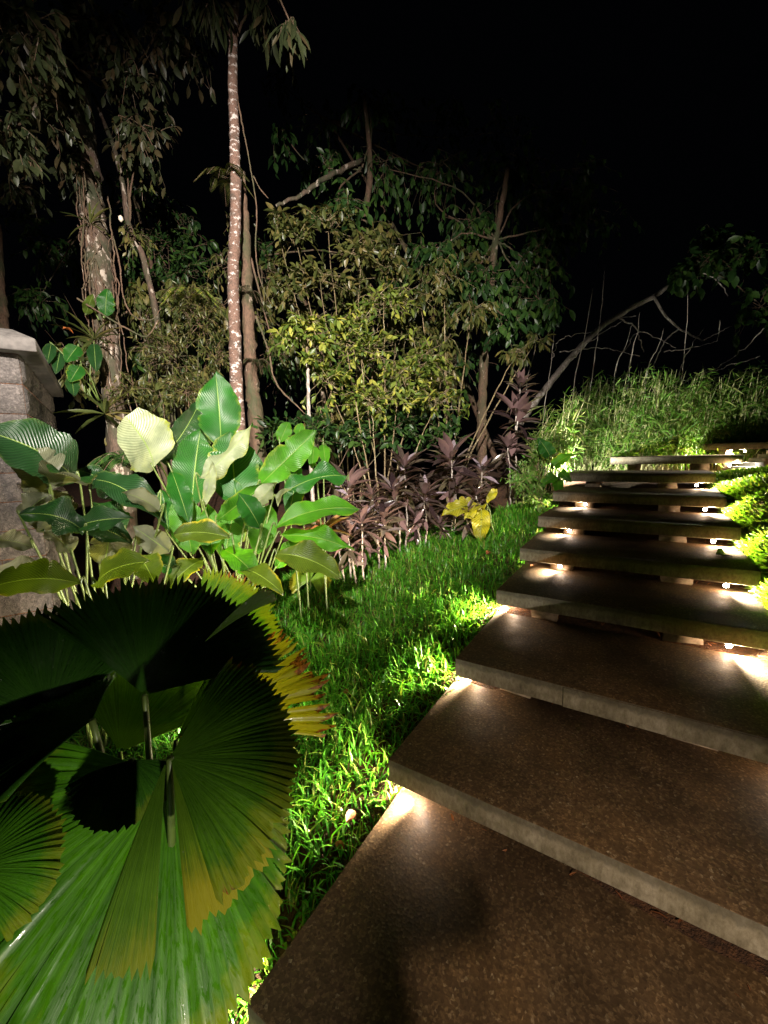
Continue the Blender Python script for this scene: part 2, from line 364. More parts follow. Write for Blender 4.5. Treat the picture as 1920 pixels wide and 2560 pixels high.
# leaf templates: y along the leaf 0..1, x across, z up
def leaf_template(wid=.22, fold=.25, droop=.15, rows=(.0, .25, .55, .8, 1.0), prof=(.15, .85, 1.0, .6, 0)):
    V = []; 
    for t, p in zip(rows, prof):
        z = -droop*t*t
        w_ = wid*p
        V += [(-w_, t, z+fold*w_), (0, t, z), (w_, t, z+fold*w_)]
    return np.array(V), grid_faces(len(rows), 3)
TPL_OVAL = leaf_template(.2, .35, .15)
TPL_BROAD = leaf_template(.30, .25, .22)
TPL_NARROW = leaf_template(.05, .4, .35)
TPL_STRAP = leaf_template(.11, .5, .30, (0, .2, .45, .75, 1), (.35, .7, 1, .75, .0))
TPL_GRASS = leaf_template(.055, .6, 0, (0, .3, .6, .85, 1), (.8, 1, .9, .6, .0))
TPL_HANG = leaf_template(.23, .3, .15)
def put_leaves(mb, tpl, pos, d, nrm, size, wscale=1.0):
    V, F = tpl; pos = np.asarray(pos, float); n = len(pos)
    if n == 0: return
    d = norm(d); x = norm(np.cross(d, nrm)); z = np.cross(x, d)
    size = np.broadcast_to(size, (n,)); ws = np.broadcast_to(wscale, (n,))
    W = pos[:, None]+size[:, None, None]*(V[None, :, 0:1]*ws[:, None, None]*x[:, None]+V[None, :, 1:2]*d[:, None]+V[None, :, 2:3]*z[:, None])
    FF = (F[None]+(np.arange(n)*len(V))[:, None, None]).reshape(-1, 4)
    mb.add(W.reshape(-1, 3), [FF])

DENS = 1.9
def twig_cluster(tw, lv, anchor, c, r, n, size, tpl, droop=.25, up=.3, per=9, thick=.004, wood=True, spread=1.0):
    """Twigs that leave `anchor`'s end near centre c and reach into an ellipsoid (radii r); leaves alternate along each."""
    c = np.array(tuple(c)); r = np.asarray(r, float)*np.ones(3); n = int(n*DENS)
    for k in range(n):
        q = norm(RNG.normal(size=3)); q[2] += up; q = norm(q)
        end = c+q*r*RNG.uniform(.45, 1.05)
        st = c+(end-c)*RNG.uniform(0, .35)+RNG.normal(size=3)*r*.12*spread
        mid = (st+end)/2+RNG.normal(size=3)*r*.12
        end = end+np.array([0, 0, -droop*r[2]*RNG.uniform(.2, 1)])
        path = smooth_path([st, mid, end], 7)
        if wood: tube(tw, path, [thick, thick*.4], 4)
        m_ = max(3, int(per*RNG.uniform(.6, 1.4)))
        t = np.sort(RNG.uniform(.25, 1, m_)); t[-1] = 1
        idx = t*(len(path)-1); i0 = np.minimum(idx.astype(int), len(path)-2); fr = (idx-i0)[:, None]
        pos = path[i0]*(1-fr)+path[i0+1]*fr
        tan = norm(path[i0+1]-path[i0])
        side = norm(RNG.normal(size=(m_, 3)))
        d = norm(tan*RNG.uniform(.2, 1.0, (m_, 1))+side*.8+np.array([0, 0, -droop]))
        nr = norm(np.array([0, -.35, 1.0])+RNG.normal(size=(m_, 3))*.45)
        put_leaves(lv, tpl, pos, d, nr, size*RNG.uniform(.55, 1.25, m_))

def blade_leaf(mb, base, tip, width, nrm, bend=.15, fold=.15, wave=.0, curl=0.0, nv=40, nu=11, rag=.03, prof=None):
    """One broad leaf from base to tip; nrm is the direction its upper face looks to; bend arches it."""
    b = np.array(tuple(base)); t_ = np.array(tuple(tip)); L = np.linalg.norm(t_-b)
    d = (t_-b)/L; nrm = np.array(tuple(nrm), float); nrm -= d*(nrm@d); nrm /= np.linalg.norm(nrm)+1e-9; x = np.cross(d, nrm)
    ph = RNG.uniform(0, 6, 3)
    T = np.linspace(0, 1, nv)[:, None]; U = np.linspace(-1, 1, nu)[None]
    if prof is None: pr = np.sin(np.pi*np.clip(T, .0, 1)**.85)**.62*(1-.15*T)
    else: pr = np.interp(T[:, 0], np.linspace(0, 1, len(prof)), prof)[:, None]
    pr = np.maximum(pr, .02)
    sd = np.where(U < 0, 0., 2.1)
    ed = 1+rag*(np.sin(T*15+ph[0]+sd)+.7*np.sin(T*37+ph[1]+sd*2)+.5*RNG.normal(size=(nv, 1)))
    for q in range(RNG.integers(0, 3)):          # a torn notch in the rim
        tq = RNG.uniform(.25, .9); sq = RNG.choice([-1, 1]); ed = ed*(1-.28*np.exp(-((T-tq)/.02)**2)*(np.sign(U) == sq))
    X = U*width/2*pr*ed
    Z = bend*L*4*T*(1-T)*np.ones_like(U)+fold*np.abs(U)*width/2*pr-curl*U*U*width*pr*np.sin(T*3)
    wave = wave*2.2
    Z = Z+wave*L*np.abs(U)**1.5*np.sin(T*13+ph[0]+(U > 0)*2)+wave*.5*L*np.sin(T*5+ph[1])*U
    Y = T*L*np.ones_like(U)
    V = b+X[..., None]*x+Y[..., None]*d+Z[..., None]*nrm
    uv = np.stack(np.broadcast_arrays((U+1)/2, T), -1)
    mb.add(V.reshape(-1, 3), [grid_faces(nv, nu)], uv.reshape(-1, 2))

def fan_leaf(mb, hub, mid, nrm, R, a0, a1, pleats, amp=.05, droop=.25, notch=.05, cup=.1, torn=(), rseg=12, rvar=.02, asp=0.0):
    """Pleated round fan: hub, mid = direction of the middle pleat, nrm = where the upper face looks; angles in degrees."""
    hub = np.array(tuple(hub)); nrm = norm(np.array(tuple(nrm))); mid = np.array(tuple(mid), float); mid -= nrm*(mid@nrm); mid = norm(mid); x = np.cross(mid, nrm)
    A = np.radians(np.linspace(a0, a1, pleats*2+1)); n = len(A)
    r = np.linspace(.03, 1, rseg)
    Rj = R*(1+rvar*RNG.normal(size=n))*(1-asp*np.sin(A)**2); Rj[0::2] *= 1-notch
    rr = r[:, None]*Rj[None]
    ridge = np.where(np.arange(n) % 2 == 0, -1, 1)[None]*amp*rr*(np.radians(a1-a0)/(pleats*2))*6.5
    flop = RNG.normal(size=3)*.5
    z = ridge + cup*rr*(rr/R) - droop*R*(r[:, None]**2.6)*(1+.25*np.sin(A*2.3+flop[0])[None]) + .02*R*np.sin(A*7+flop[1])[None]*r[:, None]**2
    V = hub+rr[..., None]*(np.cos(A)[None, :, None]*mid+np.sin(A)[None, :, None]*x)+z[..., None]*nrm
    V[..., 2] -= .10*R*r[:, None]**3
    F = grid_faces(rseg, n).reshape(rseg-1, n-1, 4); keep = np.ones((rseg-1, n-1), bool)
    for a, depth in torn:       # splits between segments
        j = int((a-a0)/(a1-a0)*(n-1)); j = max(0, min(n-2, j)); keep[int(rseg*depth):, j] = False
    uv = np.stack(np.broadcast_arrays(((np.arange(n))/n)[None], r[:, None]), -1)
    mb.add(V.reshape(-1, 3), [F[keep]], uv.reshape(-1, 2))

# ================================================================== LIGHT FIXTURES
def point(name, loc, power, col, parent=None, radius=.02):
    l = bpy.data.lights.new(name, 'POINT'); l.energy = power; l.color = col; l.shadow_soft_size = radius
    o = bpy.data.objects.new(name, l); COL.objects.link(o); o.location = tuple(loc)
    if parent is not None: o.parent = parent; o.location = Vector(loc)-parent.location
    return o
def spot(name, loc, target, power, col, size, blend=.5, radius=.04, parent=None):
    l = bpy.data.lights.new(name, 'SPOT'); l.energy = power; l.color = col; l.spot_size = math.radians(size); l.spot_blend = blend; l.shadow_soft_size = radius
    o = bpy.data.objects.new(name, l); COL.objects.link(o)
    o.rotation_euler = (Vector(target)-Vector(loc)).to_track_quat('-Z', 'Y').to_euler()
    o.location = Vector(loc)-(parent.location if parent is not None else Vector())
    if parent is not None: o.parent = parent
    return o
def floodlight(loc, target, power, col, size, blend, label, radius=.04):
    """Added spike floodlight: the fixture stands on the ground, its spot shines from just in front of the glass."""
    loc = Vector(loc); tg = Vector(target); d = (tg-loc).normalized()
    t = thing('added_floodlight', (loc.x, loc.y, gz(loc.x, loc.y)), label, 'garden light')
    b = MB(); tube(b, [loc-d*.12, loc-d*.10, loc-d*.02, loc-d*.012], [.02, .045, .05, .05], 16); b.build('housing', M['black'], t)
    b = MB(); tube(b, [loc-d*.014, loc-d*.010], [.042, .042], 16); b.build('lens', M['white'], t)
    b = MB(); tube(b, [(loc.x, loc.y, gz(loc.x, loc.y)-.05), loc-d*.07], .008, 8); b.build('spike', M['black'], t)
    spot('added_flood_beam', loc, target, power, col, size, blend, radius, t)
    return t

WARM = (1, .80, .52); COOL = (1, .90, .76)
# flood added behind the fan palm, low, to light the planting
FA = pix(470, 1500, 2.05)
floodlight((FA.x, FA.y, gz(FA.x, FA.y)+.14), pix(640, 1150, 3.4), 150, COOL, 178, .5, 'added small black spike floodlight in the lawn behind the fan palm')
# unseen floodlight added behind the camera, above head height, throws its beam over the path on the trees
def added_high_flood():
    loc = Vector((-.1, -1.1, 3.6)); tg = pix(750, 930, 5)
    d = (tg-loc).normalized()
    t = thing('added_high_floodlight', loc-d*.25, 'added black floodlight, unseen behind the viewpoint, shining over the path onto the trees', 'added light')
    b = MB(); tube(b, [loc-d*.14, loc-d*.12, loc-d*.03, loc-d*.02], [.04, .07, .08, .08], 16); b.build('housing', M['black'], t)
    b = MB(); tube(b, [loc-d*.25, loc-d*.13], .015, 8); b.build('bracket', M['black'], t)
    b = MB(); a = np.radians(41)      # visor added under the glass: keeps the beam off the near planting
    V = [(loc.x+sx_, loc.y+yy, loc.z-yy*math.tan(a)-k) for k in (0, .006) for sx_, yy in ((-.16, .05), (.16, .05), (.34, .28), (-.34, .28))]
    b.add(V, [[[0, 1, 2, 3], [7, 6, 5, 4], [0, 4, 5, 1], [1, 5, 6, 2], [2, 6, 7, 3], [3, 7, 4, 0]]]); b.build('visor', M['black'], t, smooth=False)
    b = MB()      # barn door added on the path side, keeps the beam off the steps
    V = [(loc.x+yy*math.tan(math.radians(15))+k, loc.y+yy, loc.z+zz) for k in (0, .006) for yy, zz in ((.05, -.12), (.28, -.3), (.28, .2), (.05, .1))]
    b.add(V, [[[0, 1, 2, 3], [7, 6, 5, 4], [0, 4, 5, 1], [1, 5, 6, 2], [2, 6, 7, 3], [3, 7, 4, 0]]]); b.build('barn_door', M['black'], t, smooth=False)
    spot('added_flood_beam', loc, tg, 6400, (1, .90, .80), 68, .65, .03, t)
added_high_flood()
# unseen low floods added at the foot of the path behind the camera, light the lowest step, risers and drooping fan leaf
LB = Vector(unframe(1.85, -.85)+(1.15,))
floodlight(LB, Vector(unframe(1.0, .5)+(.0,)), 170, (1, .80, .58), 56, .9, 'added black floodlight on a post right of the lowest step, outside the frame', .025)
LC = Vector((.42, -.45, .62))  # unseen flood added to light the drooping palm leaf
LCT = floodlight(LC, pix(500, 2300, .76), 120, (1, .88, .74), 58, .5, 'added small black spike floodlight, unseen at the foot of the steps, aimed at the palm', .02)
d_ = (pix(500, 2300, .76)-LC); d_.z = 0; d_.normalize(); s_ = Vector((-d_.y, d_.x, 0)); b = MB()   # hood added over the glass, keeps light off the upper palm leaves
V = [LC+d_*a_+s_*w_+Vector((0, 0, z_+k)) for k in (0, .005) for a_, w_, z_ in ((.02, -.06, .012), (.02, .06, .012), (.24, .15, .036), (.24, -.15, .036))]
b.add([tuple(q) for q in V], [[[0, 3, 2, 1], [4, 5, 6, 7], [0, 1, 5, 4], [1, 2, 6, 5], [2, 3, 7, 6], [3, 0, 4, 7]]]); b.build('hood', M['black'], LCT, smooth=False)

# ================================================================== GROUND
def build_ground():
    xs = np.concatenate([np.linspace(-120, -8, 15), np.linspace(-7, 10, 120), np.linspace(12, 120, 15)])
    ys = np.concatenate([np.linspace(-60, -3, 10), np.linspace(-2, 12, 110), np.linspace(14, 120, 15)])
    X, Y = np.meshgrid(xs, ys); Z = ground(X, Y)
    fine = (np.abs(X) < 10) & (Y < 12)
    Z = Z + np.where(fine, RNG.normal(size=X.shape)*.004, 0)
    b = MB(); b.add(np.stack([X, Y, Z], -1).reshape(-1, 3), [grid_faces(len(ys), len(xs))])
    tag(b.build('ground', M['soil']), 'dark reddish soil sloping up under the planting', None, kind='structure')
build_ground()

# ================================================================== STEPS
ORD = ['lowest', 'second', 'third', 'fourth', 'fifth', 'sixth', 'seventh', 'eighth', 'ninth', 'tenth']
STEP_LABEL = [
 'lowest wet brown concrete step, at the bottom edge beside the fan palm',
 'second floating concrete step from the bottom, with the lowest lamp under its grassy end',
 'third floating concrete step from the bottom, with a vertical joint in its stained front',
 'fourth floating concrete step from the bottom, reddish roots in the gap before it',
 'fifth floating concrete step from the bottom, third one below the pair with lamps near the hedge foot',
 'sixth floating concrete step from the bottom, dead leaf lying on the step below it',
 'seventh floating concrete step from the bottom, lit lamps under both its ends',
 'eighth floating concrete step from the bottom, standing on a visible pale pier',
 'ninth thin looking concrete step, its hedge end lit bright yellow',
 'topmost concrete step, partly outside the frame above the glaring lamp']
STEP_LABEL[4] = 'fifth floating concrete step from the bottom, with a dark dead leaf on its hedge end'
STEP_LABEL[5] = 'sixth floating concrete step from the bottom, directly above the one with the dead leaf'
def step(i):
    x, y, th = STEPS[i]; z = i*RISE
    W = STEP_W + (0.6 if i == 9 else 0.0)
    t = thing('concrete_step', (x, y, z), STEP_LABEL[i], 'step', 'floating concrete steps climbing the lawn')
    t.rotation_euler = (0, 0, th)
    # slab, local frame
    nx, ny, nz = 40, 20, 4
    bm = MB(); e = .004
    def face(o, a, bb, na, nb):
        A, B = np.meshgrid(np.linspace(0, 1, na), np.linspace(0, 1, nb))
        V = np.array(o)+A[..., None]*np.array(a)+B[..., None]*np.array(bb)
        bm.add(V.reshape(-1, 3), [grid_faces(nb, na)])
    D, T = STEP_D+(.07 if i == 0 else 0), STEP_T
    V = [(0, 0, -T), (W, 0, -T), (W, D, -T), (0, D, -T), (0, 0, 0), (W, 0, 0), (W, D, 0), (0, D, 0)]
    parts = [(0, W, 0)]
    if i == 2: parts.append((.55, W-.001, .007))     # thin fascia cast on the front, its end shows as a joint
    for a, b_, off in parts:
        D2 = D if off == 0 else -.0005; zt = 0 if off == 0 else -.003
        V = [(a, -off, -T), (b_, -off, -T), (b_, D2, -T), (a, D2, -T), (a, -off, zt), (b_, -off, zt), (b_, D2, zt), (a, D2, zt)]
        bm.add(V, [[[0, 3, 2, 1], [4, 5, 6, 7], [0, 1, 5, 4], [1, 2, 6, 5], [2, 3, 7, 6], [3, 0, 4, 7]]])
    o = bm.build('slab', [M['side'], M['slab']], None, smooth=False); o.parent = t
    for p in o.data.polygons: p.material_index = 1 if p.normal.z > .5 else 0
    bv = bevel(o, .005, 2)
    # piers under the slab
    for px_, pw in ((.30, .16), (W-.42, .18)):
        wx = x+math.cos(th)*px_-math.sin(th)*.2; wy = y+math.sin(th)*px_+math.cos(th)*.2
        depth = max(.10, z-T-gz(wx, wy)+.12)
        bm = MB(); tt = -T-.001
        n = 9
        prof = np.array([(-pw/2, 0), (pw/2, 0), (pw/2, .22), (-pw/2, .22)])
        rows = []
        for q in np.linspace(0, 1, 5):
            rows.append([(px_+a*(1+.05*RNG.normal()), .09+b_+.006*RNG.normal(), tt-depth*q) for a, b_ in prof])
        bm.add(np.array(rows).reshape(-1, 3), [grid_faces(5, 4, True)[:, ::-1], [[0, 1, 2, 3]]])
        p_ = bm.build('support_pier', M['pier'], None, smooth=False); p_.parent = t
    return t
for i in range(10): step(i)

def on_step(i, p, s, z=0):
    x, y, th = STEPS[i]
    return Vector((x+math.cos(th)*p-math.sin(th)*s, y+math.sin(th)*p+math.cos(th)*s, i*RISE+z))
def step_lamp(i, p, s, power, label, col=WARM, out=None):
    """Small bracket lamp under the front of step i, p metres along it from its lawn end."""
    q = on_step(i, p, s, -STEP_T-.028); th = STEPS[i][2]
    t = thing('step_lamp', on_step(i, p, s, -STEP_T), label, 'step light', 'small lamps glowing under the steps')
    f = Vector((math.sin(th), -math.cos(th), -.25)).normalized()
    b = MB(); tube(b, [q+(-f)*.045, q+(-f)*.04, q-f*.006, q-f*.004], [.006, .014, .016, .016], 12); b.build('housing', M['black'], t)
    b = MB(); box(b, tuple(q+Vector((0, 0, .02))-f*.02), .01, .02, .02, (math.cos(th), math.sin(th))); b.build('bracket', M['black'], t)
    b = MB()
    ths = np.linspace(0, np.pi, 7); rows = [q+f*(.012*math.cos(a)) for a in np.linspace(1.5, 0, 5)]
    tube(b, rows, [.0155, .0145, .012, .007, .0008], 12); b.build('lens', M['lens'], t)
    sd = 1 if p > STEP_W/2 else -1
    aim = f*.45+Vector((math.cos(th), math.sin(th), 0))*sd*(1.0 if out is None else out)+Vector((0, 0, .22))
    spot('lamp_beam', q+f*.03, q+f*.03+aim, power*26, col, 124, .8, .012, t)
    point('lamp_glow', q+f*.035, power*.13, (1, .62, .32), t, .012)
    return t
LP = 5.0
step_lamp(1, .125, .05, LP*.8, 'lamp under the lawn end of the second step, next to bright grass')
step_lamp(2, .07, .16, LP*2.2, 'lamp hidden deep under the lawn end of the third step')
step_lamp(3, 1.27, .055, LP*2.4, 'bright lamp under the hedge end of the fourth step, beside the reddish roots')
step_lamp(3, .07, .18, LP*2.4, 'lamp hidden deep under the lawn end of the fourth step')
step_lamp(4, .30, .06, LP*1.0, 'lamp under the lawn end of the fifth step')
step_lamp(4, 1.33, .055, LP*2.4, 'small lamp under the hedge end of the fifth step')
step_lamp(5, .27, .06, LP*.8, 'lamp under the lawn end of the sixth step')
step_lamp(5, 1.33, .055, LP*2.4, 'lamp under the hedge end of the sixth step, just above the dead leaf')
step_lamp(6, .32, .06, LP*.8, 'lamp under the lawn end of the seventh step')
step_lamp(6, 1.34, .055, LP*2.4, 'starry bright lamp under the hedge end of the seventh step')
step_lamp(7, 1.33, .055, LP*2.4, 'lamp under the hedge end of the eighth step')
step_lamp(2, 1.40, .06, LP*.8, 'lamp out of view under the hedge end of the third step')
step_lamp(8, 1.35, .02, LP*4, 'glaring lamp under the hedge end of the ninth step')
step_lamp(9, .55, .10, LP*5, 'glaring lamp under the topmost step beside the pale gravel')
step_lamp(0, .05, .10, LP*2.0, 'added lamp out of view under the lawn end of the lowest step')  # unseen lamp added to brighten the grass by the lowest step
step_lamp(1, .05, .13, LP*1.6, 'added lamp hidden deep under the second step beside the grass')  # second lamp added out of sight to fill the lawn edge with light

q = on_step(9, -.14, .22, -.20)  # floodlight added between the top steps to brighten the bamboo grass
floodlight(q, pix(1560, 1000, 7.8), 260, (1, .95, .80), 168, .5, 'added small black spike floodlight between the two top steps aimed at the bamboo grass')
qx, qy = unframe(-.22, 5.35); q = Vector((qx, qy, gz(qx, qy)+.2))  # another floodlight added, lights the bamboo grass from the left
floodlight(q, pix(1780, 960, 8.2), 900, (1, .96, .82), 100, .9, 'added small black spike floodlight beside the lawn end of the eighth step at the bamboo grass')
q = pix(2000, 1060, 5.4)
gt = floodlight(q, pix(1830, 1260, 5.2), 230, (1, .93, .78), 150, .5, 'glaring floodlight on the bank beside the top steps, just outside the frame')
# bright bank edging between the hedge top and the top steps
a = pix(1795, 1196, 5.9); b_ = pix(1960, 1122, 6.2)
bm = MB()
for k in range(7):
    q0 = a.lerp(b_, k/7); q1 = a.lerp(b_, (k+.97)/7); c = (q0+q1)/2
    box(bm, (c.x, c.y, c.z-.05+.004*random.uniform(-1, 1)), (q1-q0).length, .22, .13, (q1.x-q0.x, q1.y-q0.y))
o = bm.build('stone_edging', M['white'], None, smooth=False); bevel(o, .008)
tag(o, 'glaring white lit edging stones rising along the hedge top to the top step', 'edging')

# ================================================================== LAWN
def lawn():
    n = 80000
    P = -RNG.uniform(0, 1, n)**1.0*3.6; Sx = RNG.uniform(-.5, 7.2, n)
    x, y = unframe(P, Sx)
    # planting border: line through two points on the photo's lawn edge
    A = gpix(700, 1445); B = gpix(1290, 1268); C = gpix(1390, 1215)
    def side(A, B): return (x-A.x)*(B.y-A.y)-(y-A.y)*(B.x-A.x)
    ok = (side(A, B) > RNG.normal(size=n)*.05) & ((x > A.x-.1+.06*RNG.normal(size=n)) | (y < A.y-.3))
    ok &= (y > .35) & (x < 3.2)
    # thin the far grass, keep the near grass dense
    x, y, P = x[ok], y[ok], P[ok]
    # tufts
    x += .02*np.sin(y*61+x*17); y += .02*np.sin(x*53)
    z = ground(x, y)
    n = len(x)
    hd = RNG.uniform(0, 6.283, n)
    lean = RNG.uniform(.2, 1.15, n)
    h = RNG.uniform(.06, .165, n)*(1+.25*np.sin(x*9)*np.cos(y*8))*np.interp(-P, [0, .12, .3], [.5, .7, 1])
    wd = RNG.uniform(.0026, .0065, n)
    k = 5; t = np.linspace(0, 1, k)[None]
    arc = lean[:, None]*t**2
    out = h[:, None]*arc*1.0; up = h[:, None]*(t-.45*lean[:, None]*t**3)
    cx = x[:, None]+np.cos(hd)[:, None]*out; cy = y[:, None]+np.sin(hd)[:, None]*out; cz = z[:, None]+up-.005
    ww = wd[:, None]*np.array([.8, 1, .9, .6, .08])[None]
    sx, sy = -np.sin(hd)[:, None], np.cos(hd)[:, None]
    L = np.stack([cx-sx*ww, cy-sy*ww, cz], -1); R_ = np.stack([cx+sx*ww, cy+sy*ww, cz], -1)
    V = np.stack([L, R_], 2)   # n,k,2,3
    F = (grid_faces(k, 2)[None]+(np.arange(n)*k*2)[:, None, None]).reshape(-1, 4)
    b = MB(); b.add(V.reshape(-1, 3), [F])
    tag(b.build('grass', M['grass']), 'lush wet lawn grass between the planting and the steps', 'grass', kind='stuff')
lawn()
# leaf litter and dead leaves
def dead_leaf(q, size, label, m=None, yaw=0, group='dead leaves fallen on lawn and steps', tilt=.5):
    b = MB(); d = np.array([[math.cos(yaw), math.sin(yaw), tilt*.6]])
    put_leaves(b, leaf_template(.28, .9, .5), [tuple(q)], d, np.array([[0.1, -.5, 1.]]), size)
    tag(b.build('fallen_leaf', m or M['dry']), label, 'leaf', group)
q = gpix(868, 1765); dead_leaf(q+Vector((0, 0, .07)), .07, 'curled brown dead leaf in the middle of the lawn', yaw=2)
q = gpix(868, 2100); dead_leaf(q+Vector((0, 0, .08)), .07, 'brown dead leaf in the grass beside the lowest step, upper of two', yaw=1)
q = gpix(862, 2150); dead_leaf(q+Vector((0, 0, .05)), .05, 'brown dead leaf in the grass beside the lowest step, lower of two', yaw=2.6)
dead_leaf(on_step(4, 1.30, .33, .012), .16, 'dark curled dead leaf on the hedge end of a step', M['black'], yaw=.2, tilt=.05)
q = gpix(1215, 1405); dead_leaf(q+Vector((0, 0, .07)), .10, 'tan dead leaf on the lawn under the yellow plant', yaw=.6)
# roots and litter in the gap in front of step four
b = MB(); n = 800
pp = RNG.uniform(.0, 1.5, n); ii = RNG.integers(0, 9, n); ss = RNG.uniform(.70, 1.0, n)
pos = np.array([tuple(on_step(int(i), p, s)) for i, p, s in zip(ii, pp, ss)]); pos[:, 2] = ground(pos[:, 0], pos[:, 1])+RNG.uniform(0, .025, n)
d = RNG.normal(size=(n, 3)); d[:, 2] *= .3
put_leaves(b, TPL_STRAP, pos, d, np.array([[0, 0, 1.]]*n)+RNG.normal(size=(n, 3))*.4, RNG.uniform(.015, .05, n))
tag(b.build('leaf_litter', M['dry']), 'reddish dry litter and rootlets in the gaps between the steps', 'leaf litter', kind='stuff')

# ================================================================== HEDGE (right)
def hedge():
    t = thing('hedge', (2.6, 2.9, gz(2.6, 2.9)), 'rounded dense low hedge with small yellow green leaves beside the upper steps', 'hedge')
    n = 46000; 
    # ridge follows the right edge of the steps
    s = RNG.uniform(1.0, 6.7, n); c = RNG.uniform(0, 1, n); ang = c*np.pi*.62
    # cross section: rises from the step edge, rounded top
    lump = 1+.04*np.sin(s*5)+.03*np.sin(s*17+c*9)
    wdt = .75*lump; hgt = np.interp(s, [1, 3, 4.5, 6, 6.7], [.42, .46, .36, .12, .04])*lump
    p = STEP_W+.005+wdt*(1-np.cos(ang)); zz = hgt*np.sin(np.minimum(ang*1.05, np.pi/2+ (ang-np.pi/2)*.15))
    x, y = unframe(p, s); z = ground(x*0+unframe(1.5, s)[0], unframe(1.5, s)[1])+zz
    pos = np.stack([x, y, z], -1)
    nr = np.stack([-np.cos(ang)*EX[0], -np.cos(ang)*EX[1], np.sin(ang)], -1)+RNG.normal(size=(n, 3))*.45
    pos += norm(nr)*RNG.uniform(-.04, .015, (n, 1))
    b = MB(); put_leaves(b, leaf_template(.12, .5, .25), pos, nr, RNG.normal(size=(n, 3)), RNG.uniform(.025, .058, n)); b.build('foliage', M['hedge'], t)
    # woody core
    ss = np.linspace(1.0, 6.7, 50); an = np.linspace(0, np.pi*.62, 12); SS, AN = np.meshgrid(ss, an, indexing='ij')
    hg = np.interp(SS, [1, 3, 4.5, 6, 6.7], [.42, .46, .36, .12, .04])*(1+.04*np.sin(SS*5))-.04
    p = STEP_W+.09+.70*(1-np.cos(AN)); zz = hg*np.sin(np.minimum(AN, np.pi/2)); x, y = unframe(p, SS)
    gx, gy = unframe(1.5, SS)
    b = MB(); b.add(np.stack([x, y, ground(gx, gy)+zz-.02], -1).reshape(-1, 3), [grid_faces(50, 12)]); b.build('branch_core', M['soil'], t)
hedge()

# ================================================================== STONE PILLAR
def pillar():
    A = pix(46, 885, 2.3); Bd = pix(127, 990, 3.75)
    zt = A.z                                    # underside of the cap
    ax = Vector((Bd.x-A.x, Bd.y-A.y, 0)); L = ax.length; ax.normalize(); ay = Vector((ax.y*-1, ax.x, 0))   # ay to the left
    if ay.x > 0: ay = -ay
    t = thing('stone_pillar', (A.x, A.y, gz(A.x, A.y)), 'split-faced grey stone gate pillar with sloping cap at the left edge', 'pillar')
    H_ = .165; z0 = gz(A.x, A.y)-.5; W_ = .9
    b = MB(); row = 0; z = zt
    def rough_face(o, e1, e2, nrm_, l1, l2):
        nu, nv = 16, 7
        U, V = np.meshgrid(np.linspace(0, 1, nu), np.linspace(0, 1, nv))
        edge = np.minimum(np.minimum(U, 1-U)*l1, np.minimum(V, 1-V)*l2)
        h = np.clip(edge/.018, 0, 1)*(.010+.010*RNG.random((nv, nu)))
        P = np.array(o)+U[..., None]*l1*np.array(e1)+V[..., None]*l2*np.array(e2)+h[..., None]*np.array(nrm_)
        b.add(P.reshape(-1, 3), [grid_faces(nv, nu)])
    rn = -ay
    while z > z0:
        off = .2 if row % 2 else 0
        u = -off
        while u < L:
            a0 = max(0, u)+.002; a1 = min(L, u+.42)-.002
            if a1-a0 > .03: rough_face(A+ax*a0+Vector((0, 0, z-H_-A.z+.003)), tuple(ax), (0, 0, 1), tuple(rn), a1-a0, H_-.006)
            u += .42
        u = -off*.8
        while u < W_:
            a0 = max(0, u)+.002; a1 = min(W_, u+.36)-.002
            if a1-a0 > .03: rough_face(A+ay*a0+Vector((0, 0, z-H_-A.z+.003)), tuple(ay), (0, 0, 1), tuple(-ax), a1-a0, H_-.006)
            u += .36
        z -= H_; row += 1
    b.build('stone_blocks', M['stone'], t, smooth=False)
    c = A+ax*L/2+ay*W_/2
    b = MB(); box(b, (c.x, c.y, (zt+z0)/2), L-.004, W_-.004, zt-z0, (ax.x, ax.y)); b.build('mortar_core', M['soil'], t, smooth=False)
    # cap: overhanging slab with a chamfered top
    b = MB(); o_ = .09; rows = []
    for dz, ins in ((0, 0), (.07, 0), (.13, .10), (.15, .3)):
        rows.append([c+ax*sx_*(L/2+o_-ins)+ay*sy_*(W_/2+o_-ins)+Vector((0, 0, zt-c.z+dz+.002)) for sx_, sy_ in ((-1, -1), (1, -1), (1, 1), (-1, 1))])
    V = [tuple(q) for r in rows for q in r]
    b.add(V, [grid_faces(4, 4, True), [[12, 13, 14, 15]], [[3, 2, 1, 0]]]); bevel(b.build('cap', M['cap'], t, smooth=False), .006)
pillar()

# ================================================================== FAN PALM (foreground)
palm = thing('fan_palm', (-.62, .95, gz(-.62, .95)), 'big fan palm with round pleated wet leaves beside the lowest step, upper ones black', 'palm')
PB = Vector((-.62, .95, gz(-.62, .95)))
def palm_leaf(hub, mid, nrm, R, a0, a1, pl, m, label=None, petiole=True, **k):
    hub = Vector(hub)
    b = MB(); fan_leaf(b, hub, mid, nrm, R, a0, a1, pl, **k)
    o = b.build('leaf', M[m], palm, uv=True, smooth=False)
    if label: o['label'] = label
    if petiole:
        pb = MB(); root = PB+Vector((random.uniform(-.05, .05), random.uniform(-.05, .05), 0))
        c = (root+hub)/2+Vector((0, 0, .12))
        tube(pb, smooth_path([root, c, hub], 14), [.011, .007], 8); s_ = pb.build('stalk', M['stalk'], palm)
    return o
def towards(u, v, d, h): return pix(u, v, d)-h
cdir = lambda u, v: (EYE-pix(u, v, 1)).normalized()
